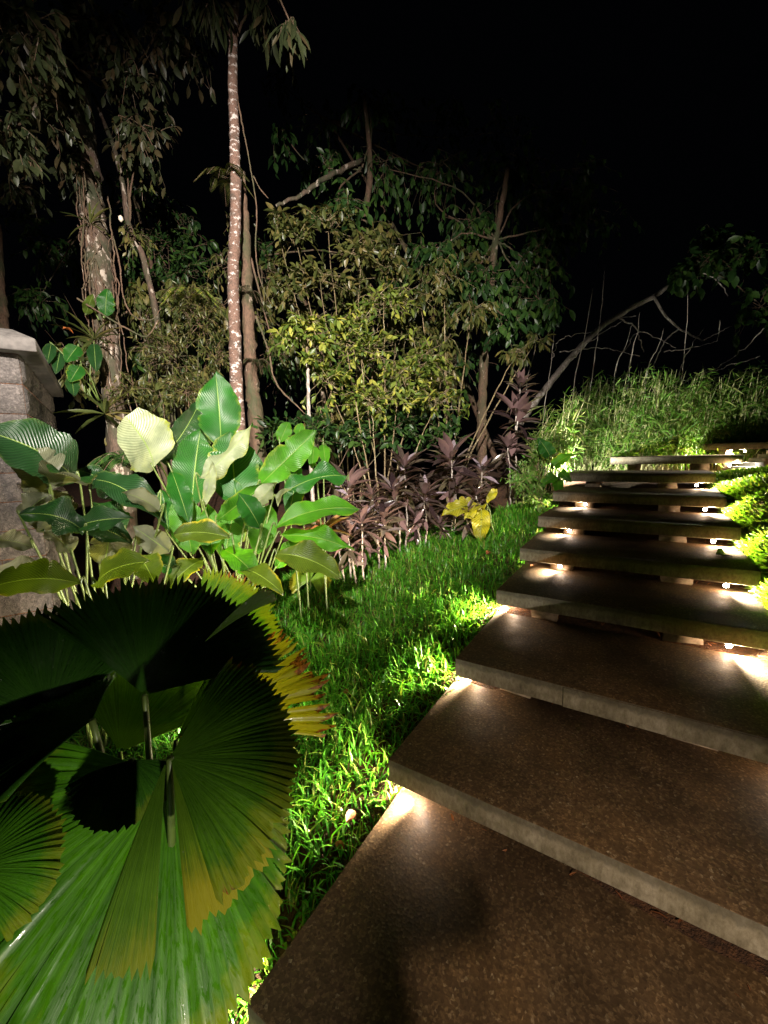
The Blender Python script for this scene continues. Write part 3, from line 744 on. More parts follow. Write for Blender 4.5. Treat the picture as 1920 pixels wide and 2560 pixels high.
# drooping wet leaf at the bottom
h = pix(425, 1950, .95)
palm_leaf(h, towards(370, 2560, .66, h), (cdir(400, 2200)+Vector((.6, -.1, .35))), .44, -118, 112, 72, 'fan', 'big wet drooping green leaf', amp=.05, droop=.10, rseg=18, torn=[(30, .85), (-60, .88)], notch=.035, asp=.28)
# leaf above it to the right, yellowing rim
h = pix(425, 1895, .80)
palm_leaf(h, towards(700, 1860, .84, h), (cdir(550, 1900)+Vector((0, 0, .5))), .245, -70, 62, 44, 'fan_y', 'leaf with yellow rim and brown scorch', amp=.05, droop=.05, notch=.05)
palm_leaf(h+Vector((0, .005, 0)), towards(520, 2190, .78, h), (cdir(500, 2050)+Vector((0, 0, .3))), .255, -24, 12, 13, 'fan_s', 'shiny hanging segment with brown tip', False, amp=.05, droop=.05)
palm_leaf(h+Vector((-.004, -.006, 0)), towards(335, 2230, .74, h), (cdir(330, 2100)+Vector((.2, 0, .5))), .27, -10, 10, 8, 'fan_n', 'narrow shiny hanging segment', False, amp=.05, droop=.10)
# scorched yellow leaf behind
h = pix(440, 1850, 1.34)
palm_leaf(h, towards(745, 1650, 1.45, h), (cdir(600, 1650)+Vector((0, 0, .5))), .50, -30, 26, 26, 'fan_b', 'yellow leaf with scorched brown torn tips', amp=.05, droop=.06, rvar=.05, notch=.03, torn=[(-14, .7), (-3, .75), (12, .7)])
palm_leaf(h, towards(590, 1640, 1.0, h), (cdir(560, 1750)+Vector((.2, 0, .3))), .27, -26, 30, 24, 'fan_y', 'upright olive leaf', amp=.055, droop=.05)
# upper black silhouettes: leaves held flat above, shaded side seen, shade also put into their colour
h = pix(362, 1738, 1.02)
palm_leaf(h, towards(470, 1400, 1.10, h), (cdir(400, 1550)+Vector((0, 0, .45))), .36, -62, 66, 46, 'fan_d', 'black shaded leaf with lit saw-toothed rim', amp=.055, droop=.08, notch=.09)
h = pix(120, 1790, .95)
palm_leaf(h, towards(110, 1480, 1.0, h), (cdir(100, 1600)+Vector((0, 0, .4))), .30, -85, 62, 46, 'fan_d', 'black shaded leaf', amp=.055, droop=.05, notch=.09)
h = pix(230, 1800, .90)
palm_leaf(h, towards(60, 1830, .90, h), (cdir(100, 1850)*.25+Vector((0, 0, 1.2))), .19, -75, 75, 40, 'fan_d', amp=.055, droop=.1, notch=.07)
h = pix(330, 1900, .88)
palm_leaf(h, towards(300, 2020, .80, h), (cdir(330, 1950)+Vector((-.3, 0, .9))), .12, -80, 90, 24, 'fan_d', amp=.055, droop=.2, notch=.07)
h = pix(508, 1608, .99)
palm_leaf(h, towards(670, 1478, 1.02, h), (cdir(560, 1550)+Vector((.3, -.2, -.5))), .21, -7, 7, 6, 'fan_n', 'pale folded pleats', False, amp=.06, droop=.02)
# lit leaf behind the silhouettes
h = pix(300, 1880, 1.40)
palm_leaf(h, towards(350, 1700, 1.35, h), (cdir(300, 1800)+Vector((0, 0, .3))), .42, -50, 60, 34, 'fan_n', amp=.055, droop=.1)
h = pix(480, 1610, 1.85)
palm_leaf(h, towards(665, 1450, 1.95, h), (cdir(600, 1500)+Vector((-.1, 0, .3))), .40, -50, 55, 36, 'fan_n', amp=.055, droop=.12, notch=.08)
# left edge: yellow serrated rim, black blob
h = pix(-70, 2090, .80)
palm_leaf(h, towards(110, 2080, .80, h), (cdir(60, 2100)+Vector((0, 0, .4))), .165, -28, 28, 13, 'fan_s', 'yellow saw-toothed leaf end', amp=.06, droop=.05, notch=.12)
h = pix(-90, 2180, .66)
palm_leaf(h, towards(20, 2060, .66, h), (cdir(0, 2080)+Vector((0, -.2, 1.2))), .13, -70, 70, 26, 'fan', amp=.05, droop=.15)
# leaf shape added out of frame, casts the photographer's shadow on the lowest step
def zstep(u, v):
    d = pix(u, v, 1)-EYE; return EYE+d*(-EYE.z/d.z)
ol = [(1000, 2600), (985, 2480), (1000, 2400), (1060, 2330), (1130, 2345), (1200, 2372), (1232, 2335), (1225, 2250), (1190, 2170), (1090, 2130), (980, 2150), (880, 2220), (760, 2330), (640, 2500), (560, 2700), (640, 3000), (900, 3000)]
pts = [LB.lerp(zstep(u, v), .42) for u, v in ol]
ct = sum(pts, Vector())/len(pts); n_ = (LB-ct).normalized()
EP = Vector((ct.x-.1, ct.y-.15, gz(ct.x-.1, ct.y-.15)))
t = thing('shadow_blocker', EP, 'unseen leaf shape added outside the frame to cast the shadow on the lowest step', 'plant')
b = MB(); k = len(pts)
b.add([tuple(ct+n_*.012)]+[tuple(p) for p in pts], [[[0, i+1, (i+1) % k+1] for i in range(k)]]); b.build('leaf', M['calathea'], t, uv=True)
b = MB(); tube(b, smooth_path([EP, EP.lerp(ct, .5)+Vector((-.05, -.05, 0)), ct], 12), [.014, .007], 8); b.build('stalk', M['stalk'], t)

# small board and stake at the left edge
t = thing('garden_board', pix(8, 2010, 1.9), 'pale wooden board end beside a white stake in the grass at the left edge', 'board')
b = MB(); q = pix(4, 1975, 1.9); box(b, (q.x-.03, q.y, q.z), .075, .03, .26, (1, .2)); bevel(b.build('board', M['board'], t, smooth=False), .004)
b = MB(); q = pix(32, 1925, 2.0); tube(b, [(q.x-.02, q.y, q.z-.12), (q.x, q.y, q.z), (q.x+.02, q.y, q.z+.06)], [.022, .022, .018], 10); b.build('stake', M['white'], t)

# ================================================================== CALATHEAS (broad leaves)
def clump(name, root, label, cat, leaves, stalk_m='ystalk'):
    """leaves: (base u, v, d,  tip u, v, d, width, facing, material, bend, fold, wave, label)"""
    t = thing(name, root, label, cat); root = Vector(root)
    for L in leaves:
        (bu, bv, bd, tu, tv, td, w_, face, mm, bend, fold, wave) = L[:12]
        B = pix(bu, bv, bd); T = pix(tu, tv, td)
        if name == 'calathea': T = B+(T-B)*1.08
        fc = cdir((bu+tu)/2, (bv+tv)/2)
        side = norm(np.cross(np.array(T-B), np.array(fc)))
        n_ = np.array(fc)*face[0]+side*face[1]+np.array([0, 0, face[2]])
        b = MB(); blade_leaf(b, B, T, w_*(1.05 if name == 'calathea' else 1), n_, bend, fold, wave, prof=L[13] if len(L) > 13 else None)
        o = b.build('leaf', M[mm], t, uv=True)
        if len(L) > 12 and L[12]: o['label'] = L[12]
        r = root+Vector((random.uniform(-.13, .13), random.uniform(-.10, .10), 0))
        dr = (B-T).normalized()
        pb = MB(); tube(pb, smooth_path([r, r.lerp(B, .45)+Vector((0, 0, .10)), B-(T-B)*.05, B+(T-B)*.02], 18), [.008, .0038], 7); 
        # midrib continues under the leaf
        pb.build('stalk', M[stalk_m], t)
    return t
R1 = pix(590, 1440, 3.1); R1z = Vector((R1.x, R1.y, gz(R1.x, R1.y)))
U = (1, 0, 0); 
PAD = [.12, .62, .9, 1, .98, .86, .58, .05]
clump('calathea', R1z, 'large bright green calathea clump with tall paddle leaves in front of the slim tree', 'plant', [
 (385, 1172, 2.7, 318, 1050, 2.85, .40, (-1, .2, .3), 'calathea', .12, .2, .02, 'pale grey green underside leaf held high', [.05, .45, .8, 1, 1, .9, .75, .5]),
 (553, 1118, 3.0, 540, 945, 3.15, .30, (1, -.1, .2), 'calathea', -.08, .25, .02, 'tall leaf with yellow edge', PAD),
 (592, 1262, 2.8, 578, 1092, 2.95, .34, (1, .1, .1), 'calathea', -.05, .2, .015, None, PAD),
 (480, 1262, 2.9, 500, 1085, 3.05, .30, (1, .3, .1), 'calathea', -.05, .2, .015, None, PAD),
 (405, 1150, 3.1, 492, 1015, 3.3, .20, (1, .5, .1), 'dark_paddle', .08, .3, .02, None, PAD),
 (498, 1195, 2.6, 622, 1065, 2.75, .14, (-1, .9, .6), 'calathea', .10, .5, .04, 'pale half-folded leaf', PAD),
 (650, 1212, 2.6, 782, 1085, 2.85, .20, (1, .3, .4), 'calathea_b', -.12, .25, .03, None, PAD),
 (690, 1250, 2.6, 860, 1195, 2.75, .15, (1, -.5, .9), 'calathea', .14, .2, .04, None, PAD),
 (688, 1318, 2.45, 884, 1276, 2.55, .19, (1, -.3, .8), 'calathea_b', .13, .15, .015, 'bright arching leaf', PAD),
 (690, 1385, 2.4, 840, 1440, 2.35, .20, (1, -.1, 1), 'calathea_o', .14, .2, .02, None, PAD),
 (700, 1340, 2.5, 872, 1375, 2.5, .12, (1, .2, 1.2), 'calathea_b', .12, .3, .03, None, PAD),
 (575, 1345, 2.3, 445, 1338, 2.25, .16, (1, 0, 1), 'calathea_o', .12, .2, .02, None, PAD),
 (545, 1300, 2.6, 655, 1215, 2.5, .12, (1, .4, .5), 'calathea_b', .06, .4, .02, None, PAD),
 (480, 1385, 2.6, 455, 1245, 2.75, .20, (1, .1, .1), 'calathea_b', -.04, .2, .015, None, PAD),
 (560, 1400, 2.65, 590, 1255, 2.8, .20, (1, .1, .1), 'calathea_b', -.05, .25, .015, None, PAD),
 (640, 1385, 2.6, 672, 1270, 2.7, .17, (1, .2, .1), 'calathea_b', -.05, .25, .015, None, PAD),
 (512, 1262, 2.5, 532, 1165, 2.55, .07, (-1, .2, .2), 'calathea', .05, .4, .03, 'pale underside of a small leaf', PAD),
 (615, 1300, 2.45, 690, 1210, 2.5, .12, (-1, -.4, .2), 'calathea', .05, .4, .03, None, PAD),
 (505, 1400, 2.5, 425, 1470, 2.3, .14, (1, .1, 1), 'calathea_o', .12, .3, .02, None, PAD),
 (560, 1375, 2.5, 640, 1445, 2.35, .15, (1, 0, 1), 'calathea_b', .12, .3, .02, None, PAD),
 (650, 1320, 2.4, 600, 1240, 2.3, .14, (1, 0, .5), 'calathea', .12, .2, .02, None, PAD),
 (430, 1180, 2.75, 470, 1300, 2.6, .13, (1, 0, .5), 'calathea', .08, .2, .02, None, PAD),
 (420, 1330, 2.7, 405, 1230, 2.8, .13, (1, .4, .2), 'calathea', .05, .3, .02, None, PAD),
 (530, 1390, 2.55, 520, 1270, 2.65, .14, (1, -.3, .2), 'calathea_b', -.05, .3, .02, None, PAD),
 (620, 1330, 2.75, 560, 1200, 2.9, .15, (1, .3, .2), 'calathea', .05, .3, .02, None, PAD),
 (720, 1300, 2.8, 742, 1170, 2.95, .13, (1, .3, .2), 'calathea', .05, .3, .02, None, PAD),
 (600, 1420, 2.4, 700, 1480, 2.25, .12, (1, 0, 1), 'calathea_o', .12, .3, .02, None, PAD),
 (690, 1420, 2.7, 770, 1350, 2.7, .12, (1, 0, .7), 'calathea_b', .12, .3, .02, None, PAD),
 (450, 1430, 2.4, 360, 1400, 2.3, .11, (1, 0, .7), 'calathea', .12, .3, .02, None, PAD),
 (640, 1300, 2.9, 640, 1150, 3.05, .16, (1, .2, .1), 'calathea', .04, .3, .02, None, PAD),
])
R2 = pix(255, 1500, 2.35); 
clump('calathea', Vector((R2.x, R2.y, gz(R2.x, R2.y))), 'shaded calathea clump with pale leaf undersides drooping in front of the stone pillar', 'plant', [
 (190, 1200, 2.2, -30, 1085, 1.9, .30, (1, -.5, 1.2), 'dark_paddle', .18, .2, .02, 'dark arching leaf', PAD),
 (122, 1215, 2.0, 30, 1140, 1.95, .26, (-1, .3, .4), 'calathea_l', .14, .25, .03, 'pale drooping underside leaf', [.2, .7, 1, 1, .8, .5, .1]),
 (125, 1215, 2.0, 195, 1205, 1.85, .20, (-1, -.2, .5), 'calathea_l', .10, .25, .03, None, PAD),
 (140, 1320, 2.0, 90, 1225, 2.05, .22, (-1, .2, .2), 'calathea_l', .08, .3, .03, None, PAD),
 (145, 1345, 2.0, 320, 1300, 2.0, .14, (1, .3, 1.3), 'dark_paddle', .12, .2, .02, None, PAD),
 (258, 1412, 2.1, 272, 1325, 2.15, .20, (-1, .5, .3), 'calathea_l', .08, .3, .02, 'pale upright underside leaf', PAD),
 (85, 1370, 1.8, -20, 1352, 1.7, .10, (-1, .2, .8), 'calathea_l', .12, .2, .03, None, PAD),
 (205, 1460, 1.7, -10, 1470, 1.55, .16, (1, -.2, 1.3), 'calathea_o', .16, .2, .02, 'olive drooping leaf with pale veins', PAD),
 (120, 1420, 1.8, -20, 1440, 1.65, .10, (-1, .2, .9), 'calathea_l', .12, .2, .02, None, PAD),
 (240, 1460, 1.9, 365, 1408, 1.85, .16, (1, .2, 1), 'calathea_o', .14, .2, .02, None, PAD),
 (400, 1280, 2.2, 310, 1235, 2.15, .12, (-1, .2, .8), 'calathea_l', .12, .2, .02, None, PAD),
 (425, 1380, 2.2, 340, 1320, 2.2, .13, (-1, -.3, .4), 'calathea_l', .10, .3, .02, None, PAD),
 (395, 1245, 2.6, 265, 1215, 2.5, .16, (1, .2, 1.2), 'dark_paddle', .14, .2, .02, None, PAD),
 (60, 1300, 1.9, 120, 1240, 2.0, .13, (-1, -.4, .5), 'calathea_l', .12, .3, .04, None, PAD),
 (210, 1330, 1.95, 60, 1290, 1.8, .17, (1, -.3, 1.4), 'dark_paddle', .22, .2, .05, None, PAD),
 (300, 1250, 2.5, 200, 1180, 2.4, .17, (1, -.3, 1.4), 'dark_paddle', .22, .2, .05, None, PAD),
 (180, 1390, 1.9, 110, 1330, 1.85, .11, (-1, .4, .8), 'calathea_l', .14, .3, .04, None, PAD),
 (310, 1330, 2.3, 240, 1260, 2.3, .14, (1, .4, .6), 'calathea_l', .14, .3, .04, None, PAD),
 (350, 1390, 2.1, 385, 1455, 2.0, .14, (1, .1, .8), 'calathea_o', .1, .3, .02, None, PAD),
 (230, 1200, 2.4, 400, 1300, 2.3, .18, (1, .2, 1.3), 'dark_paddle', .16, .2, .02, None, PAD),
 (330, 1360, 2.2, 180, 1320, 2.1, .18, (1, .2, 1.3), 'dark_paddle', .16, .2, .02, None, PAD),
])
# small fan palm at the lawn edge
q = gpix(778, 1492); SP = Vector((q.x, q.y, gz(q.x, q.y)))
t = thing('young_fan_palm', SP, 'young pleated fan palm on a short stem at the lawn edge right of the calathea', 'palm')
hh = pix(776, 1462, q.y*cp*1.0+.3) ; hh = SP+Vector((0, 0, .16))
for ang, tl in ((150, .1), (95, .5), (30, .1), (200, .0), (-30, 0)):
    d = Vector((math.cos(math.radians(ang)), .2*math.sin(math.radians(ang*2)), math.sin(math.radians(ang))*.7))
    b = MB(); fan_leaf(b, hh, d, (0.1, -1, .9), .20, -32, 32, 9, amp=.05, droop=.15, notch=.06); b.build('leaf', M['fan_s'], t, uv=True, smooth=False)
b = MB(); tube(b, [SP, SP+Vector((0, 0, .09)), hh], [.012, .008], 8); b.build('stem', M['ystalk'], t)

# ================================================================== TREES
def trunk_from_pixels(pts, widths, d, ground_foot=True):
    """pts in photo pixels at distances d (number or list); widths in pixels -> metres."""
    ds = d if isinstance(d, (list, tuple)) else [d]*len(pts)
    P = [pix(u, v, dd) for (u, v), dd in zip(pts, ds)]
    R_ = [w_/2/FPX*dd for w_, dd in zip(widths, ds)]
    if ground_foot:
        f = P[-1]; P.append(Vector((f.x, f.y, min(f.z-.1, gz(f.x, f.y)-.05)))); R_.append(R_[-1]*1.15)
    return P, R_
def tree(name, label, cat, pts, widths, d, bark, n=60, lump=.05, seg=14, group=None, foot=True, trunkname='trunk'):
    P, R_ = trunk_from_pixels(pts, widths, d, foot)
    t = thing(name, (P[-1].x, P[-1].y, P[-1].z), label, cat, group)
    b = MB(); tube(b, smooth_path(P, n, .003), R_, seg, lump); b.build(trunkname, M[bark], t)
    return t
def clusters(t, specs, leafm, size, tpl, bark='twig', droop=.3, up=.3, per=9, thick=.005, origin=None, leafname='crown'):
    tw, lv = MB(), MB()
    for (u, v, d, ru, rv, rd, n, *rest) in specs:
        c = pix(u, v, d); r = (ru/FPX*d, rd, rv/FPX*d)
        o_ = pix(*origin) if origin and not rest else (pix(*rest[0]) if rest else None)
        if o_ is not None:
            md = (o_+c)/2+Vector(RNG.normal(size=3)*.08*(c-o_).length)
            tube(tw, smooth_path([o_, md, c], 14, .006), [thick*3.2, thick*1.3], 6)
        twig_cluster(tw, lv, None, c, r, n, size, tpl, droop, up, per, thick)
    if tw.n: tw.build('branch', M[bark], t)
    lv.build(leafname, M[leafm], t)

# thick mossy tree on the left
T1 = tree('thick_mossy_tree', 'thick mossy tree trunk hung with aerial roots at the left, large dull leaves above', 'tree',
          [(178, -60), (188, 120), (208, 330), (228, 500), (246, 640), (258, 760), (272, 880), (290, 1060)], [36, 42, 50, 56, 54, 50, 46, 48], [5.3, 5.3, 5.2, 5.1, 5, 5, 5, 5], 'bark1', 90, .10)
b = MB()
for k in range(26):
    u0 = random.uniform(-46, 46); v0 = random.uniform(330, 760); ln = random.uniform(120, 420)
    tr = lambda v: np.interp(v, [-60, 120, 330, 500, 640, 760, 880, 1060], [178, 188, 208, 228, 246, 258, 272, 290])
    pts = [pix(tr(v)+u0*(1+.0*j)+random.uniform(-7, 7), v, 4.86+random.uniform(-.05, .08)) for j, v in enumerate(np.linspace(v0, min(1060, v0+ln), 9))]
    tube(b, smooth_path(pts, 30, .004), random.uniform(.004, .010), 5)
b.build('aerial_roots', M['bark3'], T1)
clusters(T1, [(60, 60, 3.6, 120, 110, .5, 24), (250, 60, 4.4, 120, 80, .5, 20), (90, 260, 4.0, 110, 70, .5, 22), (30, 330, 3.7, 70, 60, .4, 18),
              (320, 180, 4.7, 110, 80, .5, 18), (360, 330, 4.9, 90, 80, .4, 16), (470, 110, 5.0, 90, 80, .4, 14), (180, 400, 4.9, 60, 60, .3, 14),
              (400, 60, 4.6, 80, 60, .4, 12), (140, 180, 4.4, 90, 60, .4, 18), (40, 470, 5.5, 50, 50, .4, 8)],
         'gleaf', .125, TPL_HANG, 'bark3', droop=.7, up=-.1, per=8, thick=.006, origin=(200, 180, 5.2))
# slim pale tree
T2 = tree('slim_lichen_tree', 'slim straight tree with reddish bark and white lichen bands', 'tree',
          [(592, -80), (588, 0), (583, 100), (583, 240), (588, 400), (588, 560), (583, 700), (588, 860), (594, 1010)], [17, 19, 21, 23, 25, 27, 27, 29, 31], 4.6, 'bark2', 90, .06)
b = MB()
tube(b, smooth_path([pix(576, 98, 4.6), pix(548, 50, 4.5), pix(515, -20, 4.4)], 14, .004), [.02, .012], 8)
tube(b, smooth_path([pix(590, 92, 4.6), pix(610, 50, 4.5), pix(628, 5, 4.4)], 14, .004), [.016, .01], 8)
b.build('branch', M['bark3'], T2)
clusters(T2, [(725, 55, 3.6, 40, 45, .2, 5, (640, -60, 4.2)), (650, 10, 4.3, 60, 40, .3, 8, (628, 5, 4.4)), (520, -10, 4.3, 70, 40, .3, 8, (515, -20, 4.4))], 'gleaf', .22, leaf_template(.11, .3, .2), 'bark3', droop=1.0, up=-.4, per=6)
# brown trunk behind it
T3 = tree('brown_shaggy_tree', 'brown shaggy trunk standing close behind the slim lichen tree', 'tree',
          [(606, 430), (612, 560), (618, 700), (622, 830), (630, 960), (642, 1070)], [14, 22, 26, 28, 32, 36], 4.95, 'bark3', 60, .14)
# thin lichen stem
T4 = tree('thin_crooked_tree', 'thin crooked stem with lichen between the two big trunks', 'tree',
          [(232, 235), (285, 370), (308, 470), (322, 560), (356, 640), (385, 760), (405, 880), (424, 1040)], [8, 10, 12, 13, 14, 15, 16, 18], 5.4, 'bark1', 60, .1, 8)
clusters(T4, [(340, 600, 5.3, 60, 50, .3, 10), (350, 380, 5.4, 60, 70, .3, 10), (310, 320, 5.4, 50, 60, .3, 8)], 'oleaf', .09, TPL_OVAL, 'bark3', droop=.6, per=7, origin=(322, 560, 5.4))
# dark trunk far left
T8 = tree('dark_edge_tree', 'dark reddish trunk rising behind the stone pillar at the left edge', 'tree', [(-10, 560), (-2, 700), (6, 780), (14, 880)], [20, 20, 22, 24], 6, 'bark3', 30, .12)
# leaning pale tree on the right
T5 = tree('leaning_pale_tree', 'thin pale trunk leaning to the right above the bamboo grass', 'tree',
          [(1690, 700), (1640, 738), (1570, 775), (1500, 820), (1435, 885), (1385, 945), (1330, 1015), (1300, 1060)], [8, 11, 12, 13, 14, 15, 16, 16], [8.6, 8.5, 8.4, 8.3, 8.2, 8.1, 8, 8], 'ptwig', 60, .08, 8, foot=False)
b = MB()
for pts, r in (([(1635, 741), (1660, 785), (1700, 822), (1755, 852)], .028), ([(1550, 797), (1585, 815), (1600, 850), (1610, 880)], .016),
               ([(1480, 830), (1530, 800), (1590, 790)], .012), ([(1700, 822), (1665, 850), (1640, 900), (1630, 960)], .014), ([(1755, 852), (1800, 830), (1830, 815)], .01),
               ([(1690, 700), (1740, 675), (1800, 650)], .02), ([(1740, 672), (1790, 700), (1820, 740)], .014)):
    tube(b, smooth_path([pix(u, v, 8.4) for u, v in pts], 20, .008), [r, r*.5], 6)
b.build('branch', M['ptwig'], T5)
clusters(T5, [(1760, 660, 8.3, 80, 60, .6, 20), (1860, 640, 8.2, 70, 60, .6, 16), (1700, 690, 8.4, 40, 30, .3, 8), (1900, 760, 8.0, 60, 80, .5, 12), (1790, 590, 8.5, 70, 30, .4, 9)],
         'dleaf', .20, TPL_BROAD, 'bark3', droop=.5, per=6, origin=(1740, 672, 8.4))
# tangle of fallen bare branches
t = thing('bare_branches', pix(1600, 960, 7.6), 'tangle of bare arching twigs over the bamboo grass under the leaning trunk', 'branches')
b = MB()
for pts in ([(1910, 820), (1850, 880), (1770, 930), (1700, 960)], [(1900, 890), (1820, 915), (1740, 945), (1660, 960)], [(1660, 880), (1730, 870), (1790, 850), (1800, 800)],
            [(1430, 900), (1480, 850), (1560, 800)], [(1380, 900), (1400, 850), (1480, 830)], [(1400, 880), (1500, 870), (1600, 890)],
            [(1690, 960), (1720, 880), (1760, 820)], [(1560, 880), (1600, 830), (1690, 870)]):
    tube(b, smooth_path([pix(u, v, 7.6+random.uniform(-.3, .3)) for u, v in pts], 22, .012), [.010, .004], 5)
for (u0, v0, u1, v1) in ((1485, 900, 1512, 660), (1440, 930, 1482, 720), (1362, 1010, 1388, 785), (1318, 950, 1348, 800), (1580, 880, 1600, 780), (1705, 930, 1720, 720), (1540, 920, 1580, 810), (1620, 920, 1660, 820)):
    tube(b, smooth_path([pix(u0, v0, 7.0)+Vector((-.05, 0, -.7)), pix(u0, v0, 7.0), pix((u0+u1)/2+4, (v0+v1)/2, 7.0), pix(u1, v1, 7.0)], 16, .004), [.010, .0025], 5)
b.build('twigs', M['ptwig'], t)
# brown trunk with cascading crown
T6 = tree('cascading_tree', 'dark tree with drooping sprays of leaves and a mossy brown trunk behind the purple plants', 'tree',
          [(1270, 420), (1240, 600), (1222, 740), (1212, 860), (1206, 1000), (1204, 1060)], [12, 16, 20, 22, 22, 24], 6.4, 'bark3', 60, .12, 10)
clusters(T6, [(1200, 700, 6.2, 130, 70, .5, 34), (1330, 660, 6.4, 100, 90, .5, 30), (1180, 560, 6.6, 110, 70, .5, 24), (1360, 760, 6.1, 70, 40, .4, 14),
              (1290, 430, 7.2, 150, 90, .6, 26), (1430, 480, 7.4, 110, 90, .6, 20), (1100, 420, 7.2, 120, 90, .6, 20), (1080, 640, 6.2, 90, 70, .4, 22),
              (1260, 790, 5.9, 90, 50, .4, 18), (960, 420, 7.0, 90, 90, .5, 14), (1380, 570, 6.8, 90, 60, .5, 16)],
         'dleaf', .15, TPL_HANG, 'bark3', droop=.9, up=-.2, per=9, origin=(1240, 600, 6.4))
clusters(T3, [(650, 800, 5.4, 50, 60, .3, 12), (560, 660, 5.8, 60, 70, .4, 14), (690, 880, 5.3, 50, 60, .3, 12), (600, 560, 5.9, 50, 60, .4, 8)], 'oleaf', .08, TPL_OVAL, 'bark3', droop=.7, per=9, origin=(614, 600, 4.95))
for lab, cl, lf in (('dim wall of foliage between the mossy tree and the slim tree, far behind', [(330, 480, 7.5, 110, 80, .6, 16), (440, 560, 7.6, 110, 80, .6, 18), (390, 700, 7.3, 120, 70, .6, 20), (470, 830, 7.0, 120, 80, .6, 22), (130, 640, 7.4, 90, 80, .6, 14), (90, 760, 7, 90, 60, .5, 12), (350, 900, 6.8, 110, 80, .5, 18)], 'dleaf'),
    ('mid brightness ferny foliage just behind the space between mossy and slim tree', [(350, 760, 5.7, 60, 70, .3, 20), (430, 760, 5.6, 70, 70, .3, 22), (500, 950, 5.4, 60, 70, .3, 20), (400, 980, 5.3, 70, 60, .3, 20), (330, 1060, 5.2, 70, 50, .3, 16), (200, 900, 5.8, 70, 90, .4, 16), (560, 780, 5.6, 50, 70, .3, 14)], 'oleaf'),
    ('dense small leaved thicket filling the dark behind the yellow green bush', [(760, 820, 5.9, 90, 80, .35, 24), (900, 740, 6.0, 100, 80, .35, 22), (1040, 820, 6.1, 90, 80, .35, 22), (980, 960, 5.8, 100, 70, .3, 24), (840, 1060, 5.5, 100, 60, .3, 22), (1100, 960, 6.0, 80, 80, .3, 20), (700, 700, 6.0, 80, 80, .3, 16), (940, 600, 6.4, 120, 60, .4, 18), (1150, 650, 6.6, 100, 60, .4, 16)], 'oleaf'),
    ('dim foliage right behind the centre bush and the brown trunk', [(650, 640, 7.2, 90, 90, .6, 16), (700, 900, 6.6, 110, 80, .6, 20), (860, 900, 6.6, 120, 80, .6, 20), (1000, 700, 7.2, 120, 80, .6, 18), (1130, 900, 6.8, 110, 90, .6, 20), (1000, 1020, 6.2, 150, 60, .5, 22)], 'dleaf'),
    ('dim hanging foliage high in the dark over the centre', [(820, 300, 8, 120, 80, .8, 12), (980, 300, 8.2, 120, 90, .8, 12), (1130, 300, 8.4, 110, 80, .8, 12), (1260, 330, 8.4, 120, 80, .8, 12), (700, 200, 7.8, 80, 80, .7, 8), (1450, 420, 8.6, 100, 80, .7, 9), (1520, 560, 8.8, 90, 60, .7, 7)], 'dleaf')):
    c0 = pix(*cl[0][:3]); c0 = pix(cl[len(cl)//2][0], 1050, cl[0][2])
    t = thing('background_tree', (c0.x, c0.y, gz(c0.x, c0.y)), lab, 'tree', 'dim trees at the back of the forest')
    b = MB(); tp = pix(cl[0][0], cl[0][1], cl[0][2]); tube(b, smooth_path([(c0.x, c0.y, gz(c0.x, c0.y)-.1), c0.lerp(tp, .5), tp], 20, .01), [.06, .02], 8, .1); b.build('trunk', M['bark3'], t)
    clusters(t, cl, lf, .14, TPL_HANG, 'bark3', droop=.8, per=8, origin=(cl[0][0], cl[0][1], cl[0][2]))
# faint high branch
T9 = tree('faint_background_tree', 'dim mossy tree behind the yellow green bush, its long branch rising to the right', 'tree',
          [(910, 240), (925, 420), (905, 620), (900, 900)], [10, 14, 18, 20], 6.8, 'bark3', 40, .12, 8)
b = MB(); tube(b, smooth_path([pix(690, 515, 5.8), pix(750, 490, 5.9), pix(800, 455, 6), pix(905, 400, 6.6)], 24, .01), [.02, .04], 8); b.build('branch', M['bark1'], T9)
clusters(T9, [(820, 420, 6.4, 70, 60, .4, 14), (920, 250, 7.0, 80, 60, .4, 10), (700, 330, 6.6, 50, 60, .4, 7), (850, 520, 6.0, 90, 50, .4, 14)], 'dleaf', .16, TPL_HANG, 'bark3', droop=.7, per=7, origin=(905, 420, 6.6))

# ---------------------------------------------------------------- shrubs
def shrub(name, label, root_uv, stems, specs, leafm, size, tpl, bark='twig', droop=.2, up=.4, per=9, thick=.004, cat='shrub', srad=.012, group=None):
    q = gpix(*root_uv[:2]) if len(root_uv) == 2 else pix(*root_uv)
    root = Vector((q.x, q.y, gz(q.x, q.y)))
    t = thing(name, root, label, cat, group)
    b = MB(); tw = b; lv = MB()
    cs = [pix(s[0], s[1], s[2]) for s in specs]
    for c, s in zip(cs, specs):
        r0 = root+Vector((random.uniform(-.08, .08), random.uniform(-.08, .08), -.02))
        tube(b, smooth_path([r0, r0.lerp(c, .4)+Vector((0, 0, .15)), c], 18, .006), [srad, srad*.35], 6)
        r = (s[3]/FPX*s[2], s[5], s[4]/FPX*s[2])
        twig_cluster(tw, lv, None, c, r, s[6], size, tpl, droop, up, per, thick)
    b.build('branches', M[bark], t); lv.build('foliage', M[leafm], t)
    return t
DENS = 1.2
shrub('yellow_green_shrub', 'tall bushy yellow green shrub with many fine stems in the centre', (950, 1380), 0,
      [(900, 880, 4.7, 130, 90, .35, 46), (960, 760, 4.8, 110, 80, .35, 34), (1050, 900, 4.9, 100, 90, .35, 34), (820, 960, 4.6, 90, 80, .3, 26),
       (930, 1010, 4.6, 120, 70, .3, 34), (1090, 1010, 4.8, 80, 80, .3, 22), (860, 830, 4.6, 90, 60, .3, 22), (1000, 950, 4.6, 80, 80, .3, 20)],
      'yleaf', .095, TPL_OVAL, per=9)
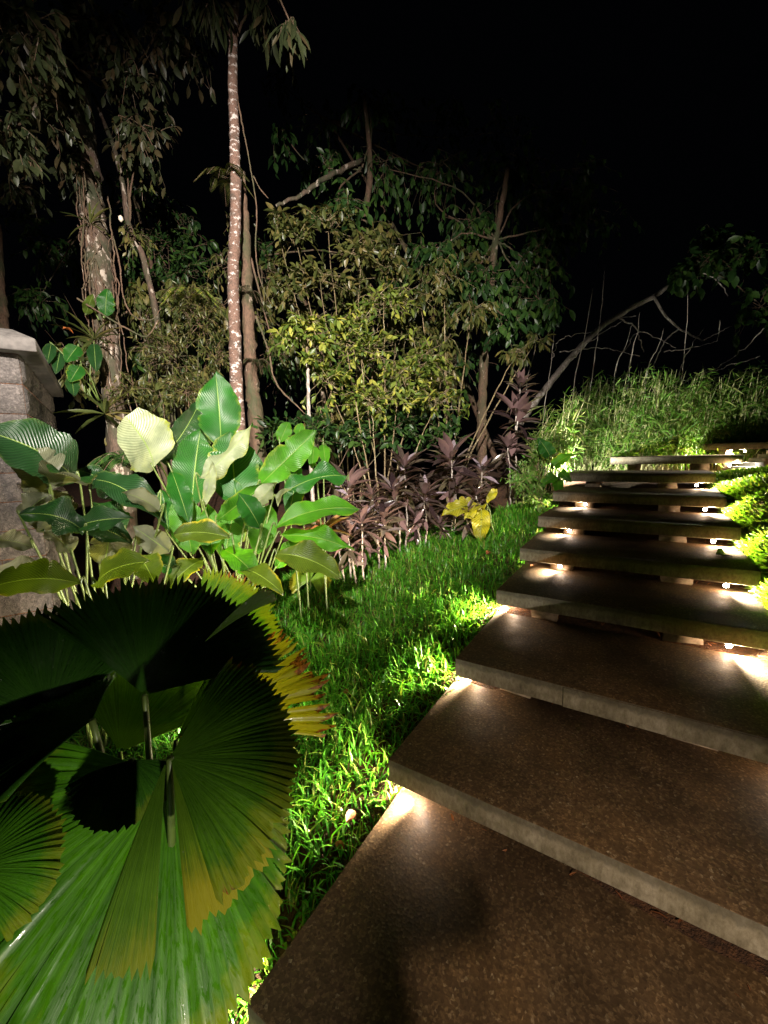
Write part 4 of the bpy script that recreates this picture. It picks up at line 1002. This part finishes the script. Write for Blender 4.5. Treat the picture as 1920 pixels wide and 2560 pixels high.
shrub('branching_shrub', 'tall spreading olive green shrub rising behind the yellow green bush', (880, 1120, 5.6), 0,
      [(820, 560, 5.3, 90, 70, .4, 22), (740, 600, 5.2, 80, 60, .4, 18), (900, 640, 5.3, 100, 70, .4, 26), (800, 700, 5.2, 100, 60, .4, 24),
       (690, 560, 5.2, 40, 40, .3, 8), (960, 680, 5.4, 80, 60, .4, 18), (720, 740, 5.3, 70, 60, .4, 14), (1000, 850, 5.6, 100, 80, .4, 18)],
      'oleaf', .115, TPL_OVAL, per=10)
shrub('olive_tree', 'olive leaved shrub with pale forking branches right of the centre bush', (1130, 1120, 5.6), 0,
      [(1110, 700, 5.4, 90, 60, .4, 26), (1050, 760, 5.4, 80, 60, .4, 20), (1180, 780, 5.5, 80, 50, .4, 20), (1110, 860, 5.6, 70, 60, .3, 12), (1290, 880, 5.8, 80, 40, .3, 14), (1340, 850, 5.9, 50, 30, .3, 8)],
      'oleaf', .13, leaf_template(.16, .35, .3), 'twig', droop=.6, per=9, srad=.016)
T7 = tree('slender_stem_tree', 'slender pale stemmed sapling with a small yellow green crown left of the centre bush', 'tree', [(768, 850), (770, 930), (773, 1040)], [6, 8, 9], 4.5, 'ptwig', 30, .06, 8)
clusters(T7, [(755, 815, 4.4, 65, 45, .25, 26), (800, 860, 4.4, 50, 40, .2, 14), (720, 850, 4.4, 35, 35, .2, 10), (775, 900, 4.4, 30, 25, .15, 7)], 'yleaf', .095, TPL_OVAL, per=9, origin=(768, 850, 4.5))
DENS = 1.9
shrub('ferny_shrub', 'feathery dark green undergrowth shrub between the mossy and the slim tree', (450, 1180, 4.9), 0,
      [(430, 900, 4.9, 90, 90, .35, 40), (500, 800, 5, 70, 80, .35, 30), (380, 860, 5.1, 70, 80, .3, 22), (470, 980, 4.7, 90, 60, .3, 28), (540, 900, 4.9, 50, 80, .3, 18), (330, 980, 4.8, 60, 50, .3, 14), (470, 740, 5.2, 90, 40, .3, 18)],
      'oleaf', .075, leaf_template(.10, .4, .2), 'bark3', per=14)
shrub('dark_leafy_shrub', 'dark low shrub filling the space under the centre bush behind the purple plants', (760, 1200, 4.7), 0,
      [(700, 1090, 4.6, 60, 70, .3, 16), (790, 1090, 4.5, 70, 80, .3, 20), (880, 1100, 4.7, 80, 50, .3, 18), (990, 1080, 4.8, 80, 60, .3, 18), (1110, 1090, 4.9, 70, 50, .3, 14)],
      'dleaf', .11, TPL_OVAL, 'bark3', per=8)
shrub('distant_foliage_shrub', 'faint dark foliage seen between the trunks far behind', (420, 800, 7.5), 0,
      [(420, 620, 7.2, 120, 60, .5, 22), (470, 680, 7.0, 100, 50, .5, 18), (60, 560, 7.4, 60, 80, .5, 10), (350, 700, 7, 60, 50, .5, 12)], 'dleaf', .13, TPL_OVAL, 'bark3', per=9)

def frond(lv, tw, q, d, L, droop=.5, leaf=.09, n=26, nrm=(0, -.3, 1)):
    q = np.array(tuple(q)); d = norm(np.array(tuple(d)))
    P = smooth_path([q, q+d*L*.5+np.array([0, 0, .08*L]), q+d*L+np.array([0, 0, -droop*L])], n)
    tube(tw, P, [.004, .0015], 4)
    T = norm(np.gradient(P, axis=0)); side = norm(np.cross(T, np.array(nrm)))
    t = np.linspace(0, 1, n); sz = leaf*np.sin(np.pi*(t*.85+.12))**.7
    for s_ in (-1, 1):
        put_leaves(lv, leaf_template(.10, .3, .1), P[3:], side[3:]*s_+T[3:]*.5+np.array([0, 0, -.15]), np.array([nrm]*(n-3), float), sz[3:])
def fern(name, label, q, n, L, m='dleaf', spread=1.0, group=None, updir=.6, leaf=.09):
    t = thing(name, q, label, 'fern', group); lv, tw = MB(), MB()
    for k in range(n):
        a = k/n*6.283+random.uniform(-.3, .3)
        frond(lv, tw, q, (math.cos(a)*spread, math.sin(a)*spread, updir+random.uniform(-.2, .3)), L*random.uniform(.7, 1.1), leaf=leaf)
    tw.build('stalks', M['bark3'], t); lv.build('fronds', M[m], t)
fern('fern', 'dark green fern with arching fronds below the mossy tree', pix(330, 1175, 3.5), 15, .42)
fern('fern', 'low fern hidden behind the left calathea leaves', pix(430, 1110, 3.6), 10, .4)
fern('trunk_fern', 'tuft of fern growing on the slim lichen tree, left of the trunk', pix(560, 445, 4.6), 9, .32, 'oleaf', updir=.1)
fern('trunk_fern', 'shaggy fern tuft on the brown trunk behind the slim tree', pix(622, 730, 4.85), 10, .26, 'gleaf', updir=-.2, leaf=.05)
fern('trunk_fern', 'fern tuft hanging low on the brown shaggy trunk', pix(640, 900, 4.85), 10, .26, 'gleaf', updir=-.3, leaf=.05)
fern('yellow_fern', 'yellow green fern spray left of the slim tree at head height', pix(470, 745, 4.7), 9, .38, 'yleaf', updir=.2)

LEAN = np.zeros(3)
TPL_TI = leaf_template(.13, .35, .30, (0, .15, .4, .7, 1), (.25, .6, 1, .8, .0))
def rosette(lv, c, n, L, up=.5, tpl=TPL_STRAP, w=1.0, open_=1.0):
    a = np.arange(n)*2.4+RNG.uniform(-.5, .5, n); el = np.linspace(up+1.2, up-.6, n)
    d = np.stack([np.cos(a)*open_, np.sin(a)*open_, el], -1)
    d = d+RNG.normal(size=(n, 3))*.18+LEAN
    nr = np.stack([-np.cos(a)*.7, -np.sin(a)*.7, np.ones(n)*.7], -1)+RNG.normal(size=(n, 3))*.25
    put_leaves(lv, tpl, np.array([tuple(c)]*n)+d*.01, d, nr, L*RNG.uniform(.75, 1.1, n), w)
def cordyline(label, heads, d, L=.28):
    """Purple strap-leaved plants: heads = photo pixels of each leafy head; canes go down to the soil."""
    q = pix(heads[0][0], heads[0][1], d); root = Vector((q.x, q.y, gz(q.x, q.y)))
    t = thing('cordyline', root, label, 'plant', 'purple strap-leaved plants along the lawn edge')
    lv, cn = MB(), MB()
    for (u, v, s) in heads:
        c = pix(u, v, d+random.uniform(-.12, .12))
        g = Vector((root.x+(c.x-root.x)*.5, root.y+(c.y-root.y)*.5, gz(root.x, root.y)-.02))
        P = smooth_path([g, g.lerp(c, .5)+Vector((random.uniform(-.03, .03), 0, 0)), c], 16, .003)
        tube(cn, P, [.011, .007], 7)
        LEAN[:] = (random.uniform(-.35, .35), random.uniform(-.35, .1), 0); s = s*random.uniform(.85, 1.15)
        rosette(lv, c, random.randint(13, 19), L*s, .95, TPL_TI)
        rosette(lv, c-Vector((0, 0, .07*s)), random.randint(8, 13), L*s, .1, TPL_TI)
        rosette(lv, c-Vector((0, 0, .15*s)), random.randint(5, 9), L*s*.9, -.7, TPL_TI)
        rosette(lv, c-Vector((0, 0, .26*s)), random.randint(2, 5), L*s*.8, -1.4, TPL_TI)
        LEAN[:] = 0
    cn.build('cane', M['ptwig'], t); lv.build('foliage', M['ti'], t)
    return t
cordyline('tall purple cordyline with pale shiny leaves at the bamboo grass', [(1290, 1040, 1.25), (1300, 970, .9), (1270, 1120, .9)], 5.2)
cordyline('purple cordyline with one upright pinkish leaf, in the middle of the row', [(1128, 1150, 1.1), (1140, 1215, .9)], 4.6)
cordyline('short purple cordyline behind the yellow plant', [(1205, 1180, .9), (1190, 1240, .7)], 4.7)
cordyline('purple brown cordyline left of the middle of the row, two heads', [(1010, 1170, 1.0), (985, 1235, .9)], 4.4)
cordyline('low dark cordyline in front of the bush stems', [(1060, 1240, .8), (1040, 1300, .7)], 4.4)
cordyline('purple cordyline right of the calathea, its leaves lit from the side', [(870, 1220, 1.0), (840, 1270, .8)], 3.9)
cordyline('drooping brownish cordyline at the lawn edge next to the calathea', [(905, 1310, .9), (870, 1345, .8)], 3.8)
cordyline('dark cordyline with drooping leaves above the lawn edge', [(960, 1300, .8), (930, 1240, .7)], 4.1)
cordyline('thin young cordyline between the tall ones and the yellow plant', [(1165, 1290, .6), (1100, 1310, .55)], 4.5)
# the upright pinkish young leaf
# yellow plant
q = gpix(1222, 1345); YP = Vector((q.x, q.y, gz(q.x, q.y))); dY = (YP-EYE).dot(FWD)
clump('yellow_plant', YP, 'small plant with broad yellow leaves on the lawn before the purple row', 'plant', [
 (1180, 1262, dY, 1105, 1290, dY-.15, .20, (1, -.2, .8), 'ypaddle', .1, .3, .035, None, PAD),
 (1218, 1258, dY, 1242, 1222, dY+.1, .09, (1, -.1, .2), 'ypaddle', .05, .4, .03, None, PAD),
 (1205, 1268, dY-.05, 1200, 1356, dY-.2, .19, (1, 0, .3), 'ypaddle', .08, .3, .03, 'hanging pleated yellow leaf', PAD),
 (1200, 1265, dY, 1130, 1272, dY, .14, (1, .2, 1), 'ypaddle', .1, .4, .04, None, PAD),
 (1215, 1262, dY, 1160, 1300, dY-.2, .13, (1, .2, 1), 'ypaddle', .1, .3, .04, None, PAD)])
# bromeliad
q = pix(808, 1330, 3.6); t = thing('bromeliad', q, 'orange striped bromeliad rosette between calathea and purple plants', 'plant'); lv = MB(); rosette(lv, q, 26, .24, .3, leaf_template(.12, .4, .35, (0, .2, .45, .75, 1), (.6, .8, 1, .75, 0))); lv.build('foliage', M['brom'], t)
# heart-leaved plant by the steps
q = gpix(1385, 1240)
clump('heart_leaf_plant', Vector((q.x, q.y, gz(q.x, q.y))), 'plant with fresh green heart shaped leaves beside the sixth step', 'plant', [
 (1385, 1165, 4.9, 1432, 1135, 4.8, .17, (1, 0, .8), 'calathea_b', .1, .2, .02, None, [.8, 1, .95, .8, .5, .1]),
 (1390, 1190, 4.9, 1350, 1220, 4.8, .16, (1, 0, .8), 'calathea_b', .1, .2, .02, None, [.8, 1, .95, .8, .5, .1]),
 (1395, 1200, 4.9, 1395, 1245, 4.7, .13, (1, 0, .4), 'calathea_b', .1, .2, .02, None, [.8, 1, .95, .8, .5, .1]),
 (1375, 1140, 5, 1345, 1095, 5, .2, (1, 0, .5), 'calathea', .1, .2, .02, None, [.8, 1, .95, .8, .5, .1]),
 (1400, 1180, 5, 1428, 1205, 5, .12, (1, 0, .5), 'calathea_b', .1, .2, .02, None, [.8, 1, .95, .8, .5, .1])], 'stalk')
# twin oval leaves behind the calathea
q = pix(780, 1210, 3.3)
clump('oval_leaf_plant', Vector((q.x, q.y, gz(q.x, q.y))), 'plant with drooping oval pale green leaves right behind the calathea', 'plant', [
 (785, 1115, 3.4, 780, 1172, 3.3, .10, (1, 0, .3), 'calathea_b', .05, .2, .01), (808, 1112, 3.4, 815, 1165, 3.3, .10, (1, 0, .3), 'calathea_b', .05, .2, .01),
 (700, 1105, 3.4, 722, 1055, 3.5, .13, (1, 0, .3), 'calathea_b', .05, .2, .01), (745, 1090, 3.4, 755, 1058, 3.4, .10, (1, 0, .3), 'calathea_b', .05, .2, .01)], 'stalk')
# climbing philodendron on the mossy tree
q = pix(222, 1000, 4.55)
clump('climbing_philodendron', q, 'climber with large dark green oval leaves between pillar and mossy tree', 'plant', [
 (128, 860, 4.3, 118, 910, 4.2, .12, (1, 0, .3), 'dark_paddle', .05, .2, .01), (195, 865, 4.3, 165, 905, 4.2, .17, (1, 0, .4), 'calathea', .05, .2, .01),
 (235, 860, 4.5, 240, 930, 4.4, .15, (1, 0, .2), 'dark_paddle', .05, .2, .01), (200, 915, 4.3, 175, 955, 4.2, .17, (1, 0, .4), 'calathea', .05, .2, .01),
 (180, 945, 4.3, 185, 990, 4.2, .14, (1, 0, .4), 'dark_paddle', .05, .2, .01), (150, 880, 4.4, 140, 935, 4.3, .13, (1, 0, .4), 'dark_paddle', .05, .2, .01)], 'stalk')
q = pix(262, 800, 4.75)
clump('trunk_climber', q, 'bright leaf pair climbing on the mossy trunk', 'plant', [
 (262, 790, 4.7, 268, 722, 4.7, .19, (1, 0, .1), 'calathea', .05, .2, .02), (215, 785, 4.7, 232, 735, 4.6, .12, (1, 0, .1), 'calathea_o', .05, .2, .02)], 'stalk')
# epiphyte tufts
for lab, u, v, d, L, n in (('spiky epiphyte tuft low on the mossy trunk', 262, 1035, 4.6, .42, 20), ('spiky epiphyte on the mossy trunk at pillar top height', 235, 850, 4.7, .38, 16), ('spiky epiphyte under the mossy tree crown', 225, 560, 4.85, .3, 14)):
    q = pix(u, v, d); t = thing('epiphyte', q, lab, 'plant', 'epiphytes on the mossy trunk'); lv = MB(); rosette(lv, q, n, L, .4, leaf_template(.05, .5, .4)); lv.build('foliage', M['oleaf'], t)
# orange leaf and cream blossom
dead_leaf(pix(158, 822, 4.4), .10, 'small orange leaf hanging in the dark above the pillar', M['orange'], yaw=1.2, group=None)
b = MB(); q = pix(301, 538, 5.1); tube(b, [q, q-Vector((0, 0, .02)), q-Vector((0, 0, .05)), q-Vector((0, 0, .075))], [.004, .026, .028, .006], 10)
tag(b.build('cream_blossom', M['cream']), 'small cream blossom glowing against the dark beside the mossy trunk', 'blossom')
# lianas
def liana(label, pts, d, r=.008, wig=.0):
    b = MB(); P = smooth_path([pix(u+random.uniform(-4, 4), v, d+random.uniform(-.03, .03)) for u, v in pts], 50, .002); tube(b, P, [r*1.1, r*.8, r, r*.5], 6, .2)
    tag(b.build('liana', M['bark3']), label, 'vine', 'lianas hanging among the trees')
liana('thin liana hanging from the slim tree top past its right side', [(592, 250), (612, 340), (628, 430), (640, 520), (642, 620), (650, 700), (675, 760)], 4.5)
liana('side strand of the thin liana, pointing down right', [(630, 440), (650, 470), (674, 496)], 4.5, .006)
liana('curved liana sagging from the slim tree to the sapling foot', [(640, 790), (668, 880), (690, 960), (762, 1035)], 4.4, .010)
liana('liana rising in the dark right of the mossy tree', [(285, 590), (300, 660), (310, 740), (330, 790), (380, 800), (402, 770)], 4.8, .009)
liana('looping liana over the mossy trunk foot', [(190, 745), (220, 765), (260, 790), (330, 830), (370, 840), (400, 800)], 4.6, .010)
liana('straight hanging aerial root left of the mossy trunk', [(205, 400), (208, 520), (205, 640), (212, 730)], 4.8, .007)

# ================================================================== BAMBOO GRASS THICKET on the bank
def thicket():
    lv, cu = MB(), MB(); n = 900
    for k in range(n):
        u = random.uniform(1340, 1960); d = random.uniform(5.9, 8.6)
        top = np.interp(u, [1340, 1440, 1560, 1700, 1850, 1960], [1040, 960, 925, 930, 930, 920])
        v = random.uniform(top, 1150)
        if u < 1420 and d > 7: continue
        if u > 1430: d = max(d, 6.8)
        c = pix(u, v, d); g = gz(c.x, c.y)
        base = Vector((c.x+random.uniform(-.25, .1), c.y+random.uniform(-.1, .1), min(g, c.z-.3)))
        tip = c+Vector((random.uniform(-.05, .3), 0, .05))
        P = smooth_path([base, base.lerp(tip, .6)+Vector((random.uniform(-.08, .05), 0, .05)), tip], 9)
        tube(cu, P, [.0075, .0035], 4)
        m_ = 30; t = RNG.uniform(.3, 1, m_)*8; i0 = np.minimum(t.astype(int), 7); pos = P[i0]+(P[i0+1]-P[i0])*(t-i0)[:, None]
        pos += RNG.normal(size=(m_, 3))*.05
        dd = RNG.normal(size=(m_, 3))*.8+np.array([.1, -.1, -.15]); nr = RNG.normal(size=(m_, 3))*.6+np.array([0, -.5, 1])
        put_leaves(lv, TPL_NARROW, pos, dd, nr, RNG.uniform(.08, .20, m_))
    t = thing('bamboo_grass', pix(1560, 1150, 7), 'dense bank of fine leaved bamboo grass behind the top steps', 'bamboo grass'); t['kind'] = 'stuff'
    cu.build('culms', M['culm'], t); lv.build('foliage', M['bamboo'], t)
thicket()
shrub('bank_shrub', 'dark low leafy growth at the right edge above the top step', (1880, 1080, 7.4), 0,
      [(1880, 960, 7.4, 70, 60, .4, 20), (1850, 1010, 7.2, 90, 50, .4, 20), (1900, 1060, 7.0, 60, 40, .3, 14)], 'dleaf', .10, TPL_OVAL, 'bark3', per=8)
shrub('fine_leaved_shrub', 'fine leaved light green growth between the purple plants and the bamboo grass', (1320, 1270), 0,
      [(1350, 1150, 5.2, 60, 50, .25, 26), (1310, 1210, 4.9, 60, 50, .25, 26), (1400, 1110, 5.4, 50, 60, .25, 20), (1340, 1250, 4.7, 40, 30, .2, 16)], 'bamboo', .085, leaf_template(.12, .4, .3), 'twig', per=12)
